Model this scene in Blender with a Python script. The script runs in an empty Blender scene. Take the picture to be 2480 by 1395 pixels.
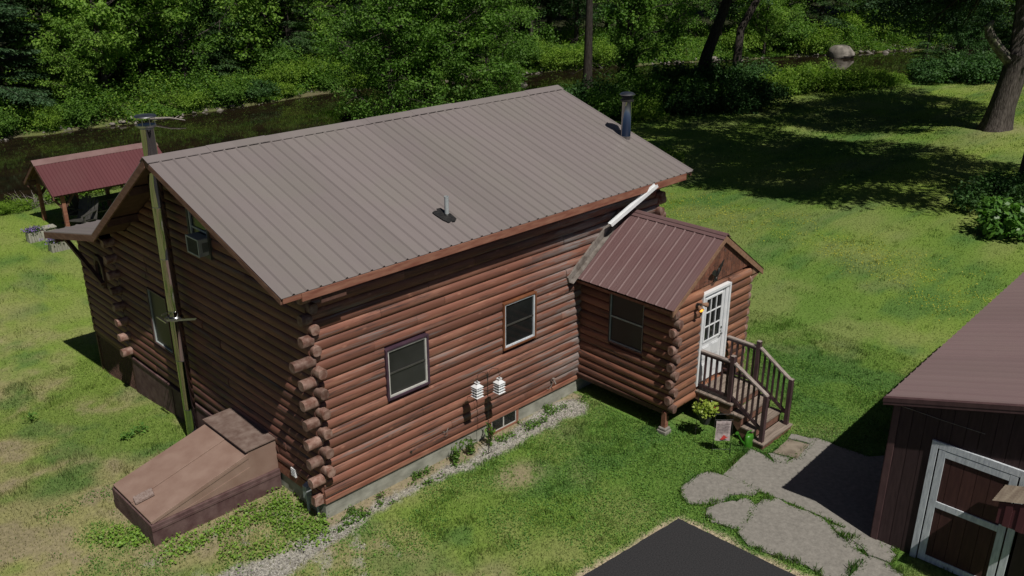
import bpy, math, random
import numpy as np
from mathutils import Vector
R = math.radians
rng = np.random.default_rng(7)
random.seed(7)
S = bpy.context.scene
COL = S.collection

# ---------------------------------------------------------------- camera, world, sun, exposure
CAM = np.array([-7.17095, -11.93483, 9.97438])
YAW, PITCH, FPX = -0.78394, 0.384099, 2178.04
cd = bpy.data.cameras.new('camera'); cam = bpy.data.objects.new('camera', cd); COL.objects.link(cam)
cam.location = CAM; cam.rotation_euler = (math.pi/2 - PITCH, 0, YAW)
cd.sensor_width = 36; cd.lens = FPX/2480*36; cd.clip_start = .1; cd.clip_end = 1500
S.camera = cam
SUNV = Vector((.26, 1, -1.6)).normalized()          # direction the light travels
W = bpy.data.worlds.new('World'); S.world = W; W.use_nodes = True
wn = W.node_tree.nodes; wl = W.node_tree.links
for n in list(wn): wn.remove(n)
bg = wn.new('ShaderNodeBackground'); sk = wn.new('ShaderNodeTexSky'); wo = wn.new('ShaderNodeOutputWorld')
sk.sky_type = 'NISHITA'; sk.sun_disc = False; sk.air_density = .35; sk.dust_density = .5
sk.sun_elevation = math.asin(-SUNV.z)
sk.sun_rotation = math.atan2(-SUNV.x, -SUNV.y)
bg.inputs[1].default_value = .05
wl.new(sk.outputs[0], bg.inputs[0]); wl.new(bg.outputs[0], wo.inputs[0])
sd = bpy.data.lights.new('sun', 'SUN'); sun = bpy.data.objects.new('sun', sd); COL.objects.link(sun)
sd.energy = 5.0; sd.angle = R(.5); sd.color = (1, .955, .88)
sun.rotation_euler = SUNV.to_track_quat('-Z', 'Y').to_euler(); sun.location = (0, 0, 40)
S.view_settings.view_transform = 'Standard'; S.view_settings.look = 'None'
S.view_settings.exposure = -.32; S.view_settings.gamma = 1
S.cycles.max_bounces = 6; S.cycles.diffuse_bounces = 2; S.cycles.transparent_max_bounces = 6

# ---------------------------------------------------------------- helpers
_f = np.array([-math.sin(YAW)*math.cos(PITCH), math.cos(YAW)*math.cos(PITCH), -math.sin(PITCH)])
_r = np.array([math.cos(YAW), math.sin(YAW), 0.]); _u = np.cross(_r, _f)
def on(ax, val, u, v):
    """point of the place seen at photo position (u,v), on the plane ax=val"""
    d = _f*FPX + _r*(u-1240) + _u*(697.5-v); i = 'xyz'.index(ax)
    return Vector(CAM + d*((val-CAM[i])/d[i]))
def G(u, v, z=0.): return on('z', z, u, v)

def wloc(p):
    l = Vector((0, 0, 0))
    while p is not None: l = l + p.location; p = p.parent
    return l
def tag(o, label=None, cat=None, group=None, kind=None):
    for k, x in (('label', label), ('category', cat), ('group', group), ('kind', kind)):
        if x: o[k] = x
    return o
def empty(name, loc, label, cat, group=None):
    o = bpy.data.objects.new(name, None); COL.objects.link(o); o.location = loc
    o.empty_display_size = .2
    return tag(o, label, cat, group)
def copy_tree(o, parent=None):
    c = o.copy(); COL.objects.link(c); c.parent = parent
    for ch in list(o.children): copy_tree(ch, c)
    return c

class MB:
    def __init__(s): s.v = []; s.f = []; s.t = []; s.tone = .5; s.mk = []
    def mark(s): s.mk.append((len(s.v), len(s.f))); return s
    def add(s, pts, faces):
        i = len(s.v); s.v += [tuple(p) for p in pts]
        s.f += [[i+k for k in f] for f in faces]; s.t += [s.tone]*len(faces); return s
    def poly(s, pts): return s.add(pts, [list(range(len(pts)))])
    def box(s, x0, x1, y0, y1, z0, z1):
        p = [(x0,y0,z0),(x1,y0,z0),(x1,y1,z0),(x0,y1,z0),(x0,y0,z1),(x1,y0,z1),(x1,y1,z1),(x0,y1,z1)]
        return s.add(p, [(0,3,2,1),(4,5,6,7),(0,1,5,4),(1,2,6,5),(2,3,7,6),(3,0,4,7)])
    def prism(s, pts, vec):
        n = len(pts); v = Vector(vec); a = [Vector(p) for p in pts]
        nrm = sum(((a[i]-a[0]).cross(a[i+1]-a[0]) for i in range(1, n-1)), Vector())
        if nrm.dot(v) > 0: a = a[::-1]
        b = [p+v for p in a]
        return s.add(a+b, [list(range(n)), list(range(2*n-1, n-1, -1))]+[(i, n+i, n+(i+1) % n, (i+1) % n) for i in range(n)])
    def beam(s, a, b, w, h, up=(0, 0, 1)):
        a = Vector(a); b = Vector(b); d = (b-a).normalized(); u = Vector(up)
        r = d.cross(u)
        if r.length < 1e-4: r = d.cross(Vector((0, 1, 0)))
        r.normalize(); u = r.cross(d).normalized(); r = r*w/2; u = u*h/2
        return s.prism([a-r-u, a+r-u, a+r+u, a-r+u], b-a)
    def tube(s, pts, r, n=8, cap=True):
        pts = [Vector(p) for p in pts]; m = len(pts)
        rr = r if hasattr(r, '__len__') else [r]*m
        ring = []; ref = None
        for i in range(m):
            d = (pts[min(i+1, m-1)]-pts[max(i-1, 0)]).normalized()
            if ref is None: ref = d.orthogonal().normalized()
            else:
                ref = ref - d*ref.dot(d); ref.normalize()
            b = d.cross(ref)
            ring += [pts[i]+(ref*math.cos(2*math.pi*k/n)+b*math.sin(2*math.pi*k/n))*rr[i] for k in range(n)]
        f = [(i*n+k, i*n+(k+1) % n, (i+1)*n+(k+1) % n, (i+1)*n+k) for i in range(m-1) for k in range(n)]
        if cap: f += [list(range(n))[::-1], [(m-1)*n+k for k in range(n)]]
        return s.add(ring, f)
    def lathe(s, c, prof, n=20):
        ring = []
        for r, z in prof: ring += [(c[0]+r*math.cos(2*math.pi*k/n), c[1]+r*math.sin(2*math.pi*k/n), c[2]+z) for k in range(n)]
        m = len(prof)
        f = [(i*n+k, i*n+(k+1) % n, (i+1)*n+(k+1) % n, (i+1)*n+k) for i in range(m-1) for k in range(n)]
        f += [list(range(n))[::-1], [(m-1)*n+k for k in range(n)]]
        return s.add(ring, f)
    def each(s, name, mat, parent, **k):
        """one object for every stretch between two mark() calls"""
        mk = s.mk+[(len(s.v), len(s.f))]; out = []
        if mk[0] != (0, 0): mk = [(0, 0)]+mk
        for (v0, f0), (v1, f1) in zip(mk, mk[1:]):
            if v1 == v0: continue
            q = MB(); q.v = s.v[v0:v1]; q.f = [[i-v0 for i in f] for f in s.f[f0:f1]]; q.t = s.t[f0:f1]; out.append(q.build(name, mat, parent, **k))
        return out
    def build(s, name, mat, parent=None, smooth=False, bevel=0, at=None, ang=40):
        me = bpy.data.meshes.new(name)
        off = wloc(parent) if parent is not None else (Vector(at) if at is not None else Vector((0, 0, 0)))
        me.from_pydata([tuple(Vector(p)-off) for p in s.v], [], s.f)
        a = me.attributes.new('tone', 'FLOAT', 'FACE'); a.data.foreach_set('value', s.t)
        me.materials.append(mat)
        if smooth:
            me.polygons.foreach_set('use_smooth', [True]*len(me.polygons))
            try: me.set_sharp_from_angle(angle=R(ang))
            except Exception: pass
        o = bpy.data.objects.new(name, me); COL.objects.link(o)
        if parent is not None: o.parent = parent
        else: o.location = off
        if bevel:
            b = o.modifiers.new('bevel', 'BEVEL'); b.width = bevel; b.segments = 2; b.limit_method = 'ANGLE'
        return o

# ---- numpy noise
def _h(ix, iy, s):
    n = (ix*374761393 + iy*668265263 + s*1442695041) & 0xffffffff
    n = ((n ^ (n >> 13))*1274126177) & 0xffffffff
    return ((n ^ (n >> 16)) & 0xffff)/65535.
def vnoise(x, y, s=0):
    ix = np.floor(x).astype(np.int64); iy = np.floor(y).astype(np.int64)
    fx = x-ix; fy = y-iy; fx = fx*fx*(3-2*fx); fy = fy*fy*(3-2*fy)
    a = _h(ix, iy, s); b = _h(ix+1, iy, s); c = _h(ix, iy+1, s); d = _h(ix+1, iy+1, s)
    return (a*(1-fx)+b*fx)*(1-fy)+(c*(1-fx)+d*fx)*fy
def fbm(x, y, s=0, o=4):
    t = 0; w = .5; tot = 0
    for k in range(o): t = t+w*vnoise(x, y, s+k*17); tot += w; x = x*2.03+11.3; y = y*2.03+5.7; w *= .55
    return t/tot
def sstep(a, b, x): t = np.clip((x-a)/(b-a), 0, 1); return t*t*(3-2*t)

# ---- materials
def NT(name):
    m = bpy.data.materials.new(name); m.use_nodes = True
    nt = m.node_tree; b = nt.nodes['Principled BSDF']
    return m, nt, b
def N(nt, typ, **k):
    n = nt.nodes.new(typ)
    for a, x in k.items(): setattr(n, a, x)
    return n
def noise(nt, scale, detail=4, vec=None, mscale=None, rough=.55, coord='Object'):
    tc = N(nt, 'ShaderNodeTexCoord'); n = N(nt, 'ShaderNodeTexNoise')
    n.inputs['Scale'].default_value = scale; n.inputs['Detail'].default_value = detail; n.inputs['Roughness'].default_value = rough
    if mscale:
        mp = N(nt, 'ShaderNodeMapping'); mp.inputs['Scale'].default_value = mscale
        nt.links.new(tc.outputs[coord], mp.inputs[0]); nt.links.new(mp.outputs[0], n.inputs['Vector'])
    else: nt.links.new(tc.outputs[coord], n.inputs['Vector'])
    return n.outputs['Fac']
def ramp(nt, fac, stops):
    r = N(nt, 'ShaderNodeValToRGB'); e = r.color_ramp.elements
    while len(e) < len(stops): e.new(.5)
    for i, (p, c) in enumerate(stops):
        e[i].position = p; e[i].color = (*c, 1) if len(c) == 3 else c
    nt.links.new(fac, r.inputs[0]); return r.outputs[0]
def mixc(nt, fac, a, b, mode='MIX'):
    m = N(nt, 'ShaderNodeMix', data_type='RGBA', blend_type=mode)
    for i, x in ((0, fac), (6, a), (7, b)):
        if isinstance(x, (int, float)): m.inputs[i].default_value = x
        elif isinstance(x, tuple): m.inputs[i].default_value = (*x, 1)
        else: nt.links.new(x, m.inputs[i])
    return m.outputs[2]
def math_(nt, op, a, b=None):
    m = N(nt, 'ShaderNodeMath', operation=op)
    for i, x in enumerate((a, b)):
        if x is None: continue
        if isinstance(x, (int, float)): m.inputs[i].default_value = x
        else: nt.links.new(x, m.inputs[i])
    return m.outputs[0]
def attr(nt, name, out='Fac'):
    a = N(nt, 'ShaderNodeAttribute'); a.attribute_name = name; return a.outputs[out]
def bump(nt, b, h, strength=.3, dist=.01):
    n = N(nt, 'ShaderNodeBump'); n.inputs['Strength'].default_value = strength; n.inputs['Distance'].default_value = dist
    nt.links.new(h, n.inputs['Height']); nt.links.new(n.outputs[0], b.inputs['Normal'])
def setb(b, rough=.6, metal=0., spec=.5):
    b.inputs['Roughness'].default_value = rough; b.inputs['Metallic'].default_value = metal
    b.inputs['Specular IOR Level'].default_value = spec

def log_mat(name, ax, main, light, dark, grey, wg=.5, worn=False):
    """stained round logs; ax = the axis the grain runs along"""
    m, nt, b = NT(name)
    st = [9., 9., 9.]; st[ax] = .9
    s2 = [26., 26., 26.]; s2[ax] = 1.3
    s3 = [5., 5., 5.]; s3[ax] = 1.0
    streak = noise(nt, 1., 6, mscale=st, rough=.65); fine = noise(nt, 1., 5, mscale=s2, rough=.7)
    blot = noise(nt, 1., 4, mscale=s3); big = noise(nt, .45, 3)
    c = ramp(nt, streak, [(.3, main), (.52, tuple(x*1.05 for x in main)), (.72, light)])
    tone = math_(nt, 'ADD', math_(nt, 'MULTIPLY', attr(nt, 'tone'), .6), .68)
    tc = N(nt, 'ShaderNodeCombineColor')
    for i in range(3): nt.links.new(tone, tc.inputs[i])
    c = mixc(nt, 1., c, tc.outputs[0], 'MULTIPLY')
    wmask = math_(nt, 'MULTIPLY', ramp(nt, fine, [(.46, (0, 0, 0)), (.60, (1, 1, 1))]), ramp(nt, math_(nt, 'ADD', math_(nt, 'MULTIPLY', blot, .6), math_(nt, 'MULTIPLY', big, .4)), [(.44, (0, 0, 0)), (.56, (1, 1, 1))]))
    c = mixc(nt, math_(nt, 'MULTIPLY', wmask, .85), c, dark)
    # worn grey patches
    gm = noise(nt, 1.3, 5, mscale=[x*.22 for x in s2]); 
    gmask = math_(nt, 'MULTIPLY', ramp(nt, gm, [(.56, (0, 0, 0)), (.63, (1, 1, 1))]), ramp(nt, fine, [(.42, (0, 0, 0)), (.55, (1, 1, 1))]))
    if wg: c = mixc(nt, math_(nt, 'MULTIPLY', gmask, wg), c, grey)
    if worn:                                            # bare silvered wood where roof water runs down beside the entry wing
        sx = N(nt, 'ShaderNodeSeparateXYZ'); tw_ = N(nt, 'ShaderNodeTexCoord'); nt.links.new(tw_.outputs['Object'], sx.inputs[0])
        mr = N(nt, 'ShaderNodeMapRange'); mr.inputs['From Min'].default_value = 4.9; mr.inputs['From Max'].default_value = 6.6; nt.links.new(sx.outputs[0], mr.inputs['Value'])
        wm = noise(nt, 1., 6, mscale=(1.2, 9, 9)); wmk = math_(nt, 'MULTIPLY', ramp(nt, wm, [(.45, (0, 0, 0)), (.55, (1, 1, 1))]), mr.outputs[0])
        c = mixc(nt, math_(nt, 'MULTIPLY', wmk, .55), c, ramp(nt, fine, [(.4, (.12, .11, .10)), (.6, (.34, .34, .34))]))
    # bright knots and scuffs
    k = N(nt, 'ShaderNodeTexVoronoi'); k.inputs['Scale'].default_value = 1.
    tcn = N(nt, 'ShaderNodeTexCoord'); mp = N(nt, 'ShaderNodeMapping'); ks = [5., 5., 5.]; ks[ax] = 2.2; mp.inputs['Scale'].default_value = ks
    nt.links.new(tcn.outputs['Object'], mp.inputs[0]); nt.links.new(mp.outputs[0], k.inputs['Vector'])
    kd = ramp(nt, k.outputs['Distance'], [(.05, (.55, .55, .55)), (.14, (0, 0, 0))])
    c = mixc(nt, kd, c, tuple(min(1, x*1.25) for x in light))
    nt.links.new(c, b.inputs['Base Color']); setb(b, .62, 0, .35)
    bump(nt, b, fine, .35, .006)
    return m
def noisy(name, a, c, scale=6, detail=5, rough=.7, spec=.3, metal=0., bs=.2, bd=.005, mscale=None, lo=.35, hi=.68, tone=0., rough_d=.55):
    m, nt, b = NT(name)
    n = noise(nt, scale, detail, mscale=mscale, rough=rough_d)
    col = ramp(nt, n, [(lo, a), (hi, c)])
    if tone:
        t = math_(nt, 'ADD', math_(nt, 'MULTIPLY', attr(nt, 'tone'), tone), 1-tone/2)
        tc = N(nt, 'ShaderNodeCombineColor')
        for i in range(3): nt.links.new(t, tc.inputs[i])
        col = mixc(nt, 1., col, tc.outputs[0], 'MULTIPLY')
    nt.links.new(col, b.inputs['Base Color']); setb(b, rough, metal, spec)
    if bs: bump(nt, b, n, bs, bd)
    return m
LM, LL, LD, LG = (.195, .082, .056), (.32, .160, .110), (.05, .035, .033), (.25, .225, .215)
M = {}
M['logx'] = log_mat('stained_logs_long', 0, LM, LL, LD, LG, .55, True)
M['logy'] = log_mat('stained_logs_cross_shade', 1, (.150, .064, .046), (.21, .097, .07), LD, LG, .25)  # darker than the front logs: the gable's shade is put into the colour
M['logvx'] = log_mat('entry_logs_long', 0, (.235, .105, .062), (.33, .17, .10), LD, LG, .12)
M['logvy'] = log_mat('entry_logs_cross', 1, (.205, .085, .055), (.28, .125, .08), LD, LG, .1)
M['logend'] = noisy('log_ends', (.145, .07, .052), (.30, .20, .165), 9, 8, bs=.6, bd=.008, tone=.7, lo=.38, hi=.64)
M['fascia'] = noisy('red_stained_board', (.20, .075, .05), (.31, .15, .10), 5, 6, mscale=(.5, 3, 3), bs=.15, tone=.2)
M['rake'] = noisy('brown_stained_board', (.13, .062, .045), (.22, .12, .085), 5, 6, mscale=(3, .6, 3), bs=.15)
M['vrake'] = noisy('tan_stained_board', (.21, .115, .072), (.30, .18, .115), 6, 6, mscale=(2, 3, 3), bs=.15)
M['soffit'] = noisy('dark_deck_wood', (.07, .035, .028), (.12, .06, .045), 6, 4)  # dark wood of roof decks, beams and lattice
M['concrete'] = noisy('foundation_concrete', (.22, .22, .185), (.36, .36, .31), 3.5, 8, .9, .2, bs=.3, bd=.01, mscale=(1, 1, 1.8))
M['slab'] = noisy('old_concrete', (.165, .155, .138), (.28, .262, .235), 13, 14, .92, .2, bs=.8, bd=.008, lo=.33, hi=.67, rough_d=.75)
M['slabbrown'] = noisy('stained_flagstone', (.13, .105, .08), (.28, .235, .185), 3.5, 9, .9, .2, bs=.4, bd=.01)
M['asphalt'] = noisy('asphalt', (.016, .016, .018), (.045, .044, .046), 45, 6, .85, .3, bs=.5, bd=.006, lo=.3, hi=.75)
M['maroon'] = noisy('maroon_painted_board', (.075, .04, .042), (.11, .062, .062), 7, 5, .6, .3, bs=.15, mscale=(1, 1, .4), tone=.3)
M['shedwall'] = noisy('dark_maroon_siding', (.044, .026, .027), (.066, .04, .041), 8, 6, .7, .25, bs=.2, mscale=(3, 3, .4), tone=.25)
M['sheddoor'] = noisy('dark_red_door_boards', (.06, .026, .024), (.085, .038, .033), 8, 6, .65, .25, bs=.2, mscale=(3, 3, .4), tone=.25)
M['oldwhite'] = noisy('weathered_white_paint', (.42, .45, .49), (.62, .66, .70), 9, 8, .7, .3, bs=.3, mscale=(3, 3, .5), lo=.3, hi=.6)
M['white'] = noisy('white_paint', (.68, .70, .72), (.80, .81, .82), 3, 3, .35, .5, bs=0)
M['offwhite'] = noisy('aged_white_vinyl', (.42, .41, .38), (.55, .54, .51), 6, 4, .5, .4, bs=0)
M['purple'] = noisy('plum_trim', (.045, .025, .04), (.075, .04, .06), 6, 4, .6, .3)
M['orange'] = noisy('orange_brown_trim', (.15, .055, .025), (.22, .09, .045), 6, 4, .5, .4, mscale=(1, 1, .3))
M['screenbar'] = noisy('dark_rail', (.045, .043, .04), (.07, .068, .06), 6, 3, .5, .4, bs=0)
M['rail'] = noisy('plum_brown_rail', (.05, .028, .032), (.095, .055, .058), 9, 6, .6, .35, bs=.2, mscale=(1, 1, .4), tone=.4)
M['railtop'] = noisy('worn_rail_cap', (.20, .16, .145), (.36, .31, .28), 10, 7, .75, .3, bs=.25, mscale=(2, .5, 2))
M['deck'] = noisy('weathered_deck_wood', (.165, .13, .105), (.30, .245, .205), 7, 7, .85, .2, bs=.35, mscale=(.4, 5, 5), tone=.35)
M['tealvinyl'] = noisy('vinyl_grey', (.30, .33, .33), (.38, .41, .41), 6, 3, .5, .4, bs=0)
M['black'] = noisy('black_metal', (.012, .012, .012), (.03, .028, .027), 20, 3, .5, .5, bs=0)
M['bark'] = noisy('bark', (.035, .028, .024), (.13, .11, .10), 6, 8, .9, .2, bs=1., bd=.05, mscale=(3, 3, .5))
M['barkdark'] = noisy('dark_bark', (.022, .018, .015), (.065, .055, .048), 5, 7, .9, .2, bs=.8, bd=.03, mscale=(3, 3, .6))
M['deadwood'] = noisy('bleached_dead_wood', (.22, .19, .165), (.36, .33, .30), 8, 5, .85, .2, mscale=(1, 1, 1))
M['stone'] = noisy('river_stone', (.11, .10, .085), (.30, .27, .235), 1.6, 9, .85, .3, bs=.6, bd=.05)
M['plastgreen'] = noisy('green_plastic', (.035, .15, .012), (.06, .23, .02), 4, 3, .35, .5, bs=0)
M['planterwood'] = noisy('silvery_planter_wood', (.24, .23, .19), (.42, .41, .35), 7, 6, .85, .2, mscale=(3, 3, .4), tone=.4)
M['pot'] = noisy('dark_plastic_pot', (.03, .032, .03), (.05, .052, .048), 5, 3, .5, .4, bs=0)
M['ac'] = noisy('grey_cream_enamel', (.30, .31, .30), (.38, .39, .37), 5, 3, .5, .4, bs=0)
M['acgrill'] = noisy('louvred_grille', (.05, .055, .05), (.08, .085, .075), 40, 2, .6, .3, bs=.5, mscale=(1, 1, 3))
def glass_mat(name, base, rough=.08):
    m, nt, b = NT(name)
    n = noise(nt, 1.2, 3); c = ramp(nt, n, [(.35, base), (.7, tuple(x*1.9 for x in base))])
    nt.links.new(c, b.inputs['Base Color']); setb(b, rough, 0, .5); return m
M['glass'] = glass_mat('dark_window_glass', (.010, .011, .011))
M['screen'] = glass_mat('insect_screen', (.018, .018, .017), .5)
def steel(name, col, rough):
    m, nt, b = NT(name)
    n = noise(nt, 5, 4, mscale=(1, 1, .3)); c = ramp(nt, n, [(.3, tuple(x*.8 for x in col)), (.7, col)])
    nt.links.new(c, b.inputs['Base Color']); setb(b, rough, 1., .5)
    nt.links.new(math_(nt, 'ADD', math_(nt, 'MULTIPLY', n, .08), rough-.04), b.inputs['Roughness'])
    return m
M['steel'] = steel('polished_stainless', (.43, .43, .43), .06)
M['galv'] = steel('galvanised', (.45, .46, .47), .35)
M['pvc'] = noisy('grey_pvc', (.30, .33, .34), (.38, .41, .42), 4, 3, .5, .4, bs=0)
def roof_mat(name, a, c, stain, rough, sx, streak_ax, spec=.5, patch=.5):
    """painted steel sheet: soft streaks down the slope and large faded patches"""
    m, nt, b = NT(name)
    ms = [7., 7., 7.]; ms[streak_ax] = .35; ms[2] = .35
    s = noise(nt, 1., 5, mscale=ms); big = noise(nt, .7, 4); mid = noise(nt, 2.3, 6)
    col = mixc(nt, s, a, c)
    col = mixc(nt, math_(nt, 'MULTIPLY', ramp(nt, big, [(.42, (0, 0, 0)), (.66, (1, 1, 1))]), patch), col, stain)
    col = mixc(nt, math_(nt, 'MULTIPLY', ramp(nt, mid, [(.6, (0, 0, 0)), (.75, (1, 1, 1))]), .25), col, tuple(x*.8 for x in a))
    sx = N(nt, 'ShaderNodeSeparateXYZ'); tc2 = N(nt, 'ShaderNodeTexCoord'); nt.links.new(tc2.outputs['Object'], sx.inputs[0])
    wn_ = N(nt, 'ShaderNodeTexWhiteNoise', noise_dimensions='1D'); nt.links.new(math_(nt, 'FLOOR', math_(nt, 'DIVIDE', sx.outputs[1-streak_ax], .995)), wn_.inputs['W'])
    pv_ = math_(nt, 'ADD', math_(nt, 'MULTIPLY', wn_.outputs['Value'], .10), .95); pc_ = N(nt, 'ShaderNodeCombineColor')
    for i in range(3): nt.links.new(pv_, pc_.inputs[i])
    col = mixc(nt, 1., col, pc_.outputs[0], 'MULTIPLY')
    sp = noise(nt, 55, 2); col = mixc(nt, ramp(nt, sp, [(.76, (0, 0, 0)), (.80, (.5, .5, .5))]), col, tuple(x*.55 for x in a))
    nt.links.new(col, b.inputs['Base Color']); setb(b, rough, 0, spec)
    nt.links.new(math_(nt, 'ADD', math_(nt, 'MULTIPLY', mid, .2), rough-.1), b.inputs['Roughness'])
    bump(nt, b, mid, .06, .01)
    return m
M['roof'] = roof_mat('taupe_roof_steel', (.185, .158, .155), (.222, .192, .188), (.20, .184, .165), .5, 1, 1, .4)
M['vroof'] = roof_mat('maroon_roof_steel', (.13, .07, .07), (.185, .11, .11), (.175, .12, .115), .55, 1, 0, .25)
M['sroof'] = roof_mat('faded_plum_roof_steel', (.215, .145, .145), (.25, .178, .178), (.235, .175, .165), .5, 1, 1, .4)
M['redroof'] = roof_mat('red_corrugated_steel', (.10, .034, .038), (.135, .05, .055), (.125, .055, .056), .6, 1, 1, .15)
M['redcap'] = noisy('faded_red_ridge_cap', (.17, .10, .095), (.21, .13, .125), 3, 4, .55, .3)
M['lichenroof'] = noisy('faded_mossy_corrugated', (.17, .13, .10), (.30, .25, .19), 3, 8, .7, .3, mscale=(.6, 5, 5))
M['flash'] = noisy('dirty_flashing', (.10, .08, .068), (.24, .215, .195), 8, 9, .55, .4, bs=.3, lo=.3, hi=.62)
M['bulkred'] = noisy('faded_terracotta_steel', (.235, .15, .118), (.30, .205, .165), 2.6, 7, .5, .4, bs=.05)
M['bulkbase'] = noisy('painted_concrete_maroon', (.085, .045, .045), (.15, .095, .09), 5, 8, .8, .25, bs=.4, bd=.01)
M['bulkcap'] = noisy('weathered_cap_board', (.13, .085, .07), (.22, .165, .14), 6, 8, .8, .25, bs=.3)
M['paver'] = noisy('rough_paver', (.20, .14, .12), (.33, .26, .235), 30, 6, .9, .2, bs=.6, bd=.01)
def lamp_mat():
    m, nt, b = NT('lit_amber_bulb'); b.inputs['Base Color'].default_value = (.8, .4, .05, 1)
    n = noise(nt, 8, 2); c = ramp(nt, n, [(.3, (1, .32, .02)), (.7, (1, .5, .08))])
    nt.links.new(c, b.inputs['Emission Color']); b.inputs['Emission Strength'].default_value = 2.2; return m
M['lamp'] = lamp_mat()
# ---------------------------------------------------------------- building helpers
H = .193
def log_wall(mb, ax, fixed, sgn, z0, n, lo, hi, opens=(), bulge=.048, joints=True, shear=None, ztop=99, seed=1):
    rr = random.Random(seed)
    P = [(t, max(0, 1-abs(t)**2.8)**.6) for t in (-1, -.95, -.82, -.5, -.15, .2, .5, .82, .95, 1)]
    f = lambda e, z: e(z) if callable(e) else e
    for k in range(n):
        zc = z0+H*(k+.5)
        if zc > ztop: break
        a0, a1 = f(lo, zc), f(hi, zc)
        if a1-a0 < .15: continue
        cuts = sorted([(o[0], o[1]) for o in opens if min(zc+H/2, o[3])-max(zc-H/2, o[2]) > .3*H])
        segs = []; s = (a0, True)
        for c0, c1 in cuts:
            if c0 > s[0]: segs.append([s[0], c0, s[1], False])
            s = (max(c1, s[0]), False)
        segs.append([s[0], a1, s[1], True])
        out = []
        for q in segs:
            L = q[1]-q[0]
            if joints and L > 2.2:
                js = [q[0]+L*rr.uniform(.15, .85)] if L < 5 or rr.random() < .35 else [q[0]+L*rr.uniform(.1, .42), q[0]+L*rr.uniform(.55, .9)]
                e = [q[0]]+js+[q[1]]
                for i_ in range(len(e)-1): out.append([e[i_]+(.003 if i_ else 0), e[i_+1]-(.003 if i_ < len(e)-2 else 0), q[2] and i_ == 0, q[3] and i_ == len(e)-2])
            else: out.append(q)
        for a, b, fa, fb in out:
            if b-a < .03: continue
            mb.tone = rr.random(); bl = bulge*rr.uniform(.80, 1.18); dz = rr.uniform(-.003, .003)
            pts = [[], []]
            for t, o in P+[(1, -.9), (-1, -.9)]:
                z = zc+t*H/2*.995+dz
                for e, (val, fn, src) in enumerate(((a, fa, lo), (b, fb, hi))):
                    c = src(z) if (fn and callable(src)) else val
                    d = fixed+sgn*bl*o
                    if shear: d += shear(c)
                    pts[e].append((c, d, z) if ax == 'x' else (d, c, z))
            m = len(pts[0]); fl = (ax == 'x') == (sgn < 0)
            faces = [(i, (i+1) % m, m+(i+1) % m, m+i) for i in range(m)]+[list(range(m))[::-1], list(range(m, 2*m))]
            if not fl: faces = [q[::-1] for q in faces]
            mb.add(pts[0]+pts[1], faces)
def log_end(mb, ax, c, z, a, b, w=.17, h=None, seed=0):
    """the rounded stub of a log running past a corner, from a to b along ax, centred at c across"""
    mb.mark(); h = h or H*.97; rr = random.Random(seed); mb.tone = rr.random()
    prof = []
    for i in range(14):
        t = 2*math.pi*i/14+.22; x = math.copysign(abs(math.cos(t))**.75, math.cos(t)); y = math.copysign(abs(math.sin(t))**.8, math.sin(t))
        prof.append((x*w/2*rr.uniform(.97, 1.03), y*h/2))
    pts = [(a, c+p, z+q) if ax == 'x' else (c+p, a, z+q) for p, q in prof]
    mb.prism(pts, (b-a, 0, 0) if ax == 'x' else (0, b-a, 0))
def sheet(mb, p0, along, up, pitch=.2487, rh=.02, kind='rib', sag=0.):
    p0 = Vector(p0); A = Vector(along); L = A.length; A = A.normalized(); U = Vector(up); n = A.cross(U).normalized()
    prof = []
    if kind == 'rib':
        x = 0
        while x < L-1e-6:
            for dx, h in ((0, 0), (pitch-.062, 0), (pitch-.04, rh), (pitch-.022, rh)):
                if x+dx <= L: prof.append((x+dx, h))
            m1 = pitch*.28; x += pitch
        prof.append((L, 0)); 
    elif kind == 'rib2':
        x = 0
        while x < L-1e-6:
            for dx, h in ((0, 0), (.055, 0), (.065, .003), (.075, 0), (.12, 0), (.13, .003), (.14, 0), (pitch-.06, 0), (pitch-.042, rh), (pitch-.02, rh)):
                if x+dx <= L: prof.append((x+dx, h))
            x += pitch
        prof.append((L, 0))
    else:
        k = int(L/pitch*6)
        prof = [(L*i/k, rh/2*(1+math.sin(2*math.pi*i/6))) for i in range(k+1)]
    m = len(prof); K = 6 if sag else 1; pts = []
    for j in range(K+1):
        t = j/K
        for x, h in prof: pts.append(p0+A*x+U*t+n*(h+sag*math.sin(math.pi*t)*math.sin(x*.9)))
    mb.add(pts, [(j*m+i, j*m+i+1, (j+1)*m+i+1, (j+1)*m+i) for j in range(K) for i in range(m-1)])
    mb.add([pts[0]+n*0, pts[m-1], pts[m-1]-n*.012, pts[0]-n*.012], [(0, 3, 2, 1)])
def frame4(mb, ax, fixed, out, a0, a1, z0, z1, w, wb=None, inn=.0):
    """four mitre-free boards round an opening: out = how far they stand proud (signed), inn = where they start"""
    d0, d1 = sorted((fixed+inn, fixed+out)); wb = wb or w
    B = lambda p, q, r, s: mb.box(p, q, d0, d1, r, s) if ax == 'x' else mb.box(d0, d1, p, q, r, s)
    B(a0, a0+w, z0, z1); B(a1-w, a1, z0, z1); B(a0+w, a1-w, z1-w, z1); B(a0+w, a1-w, z0, z0+wb)
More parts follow.
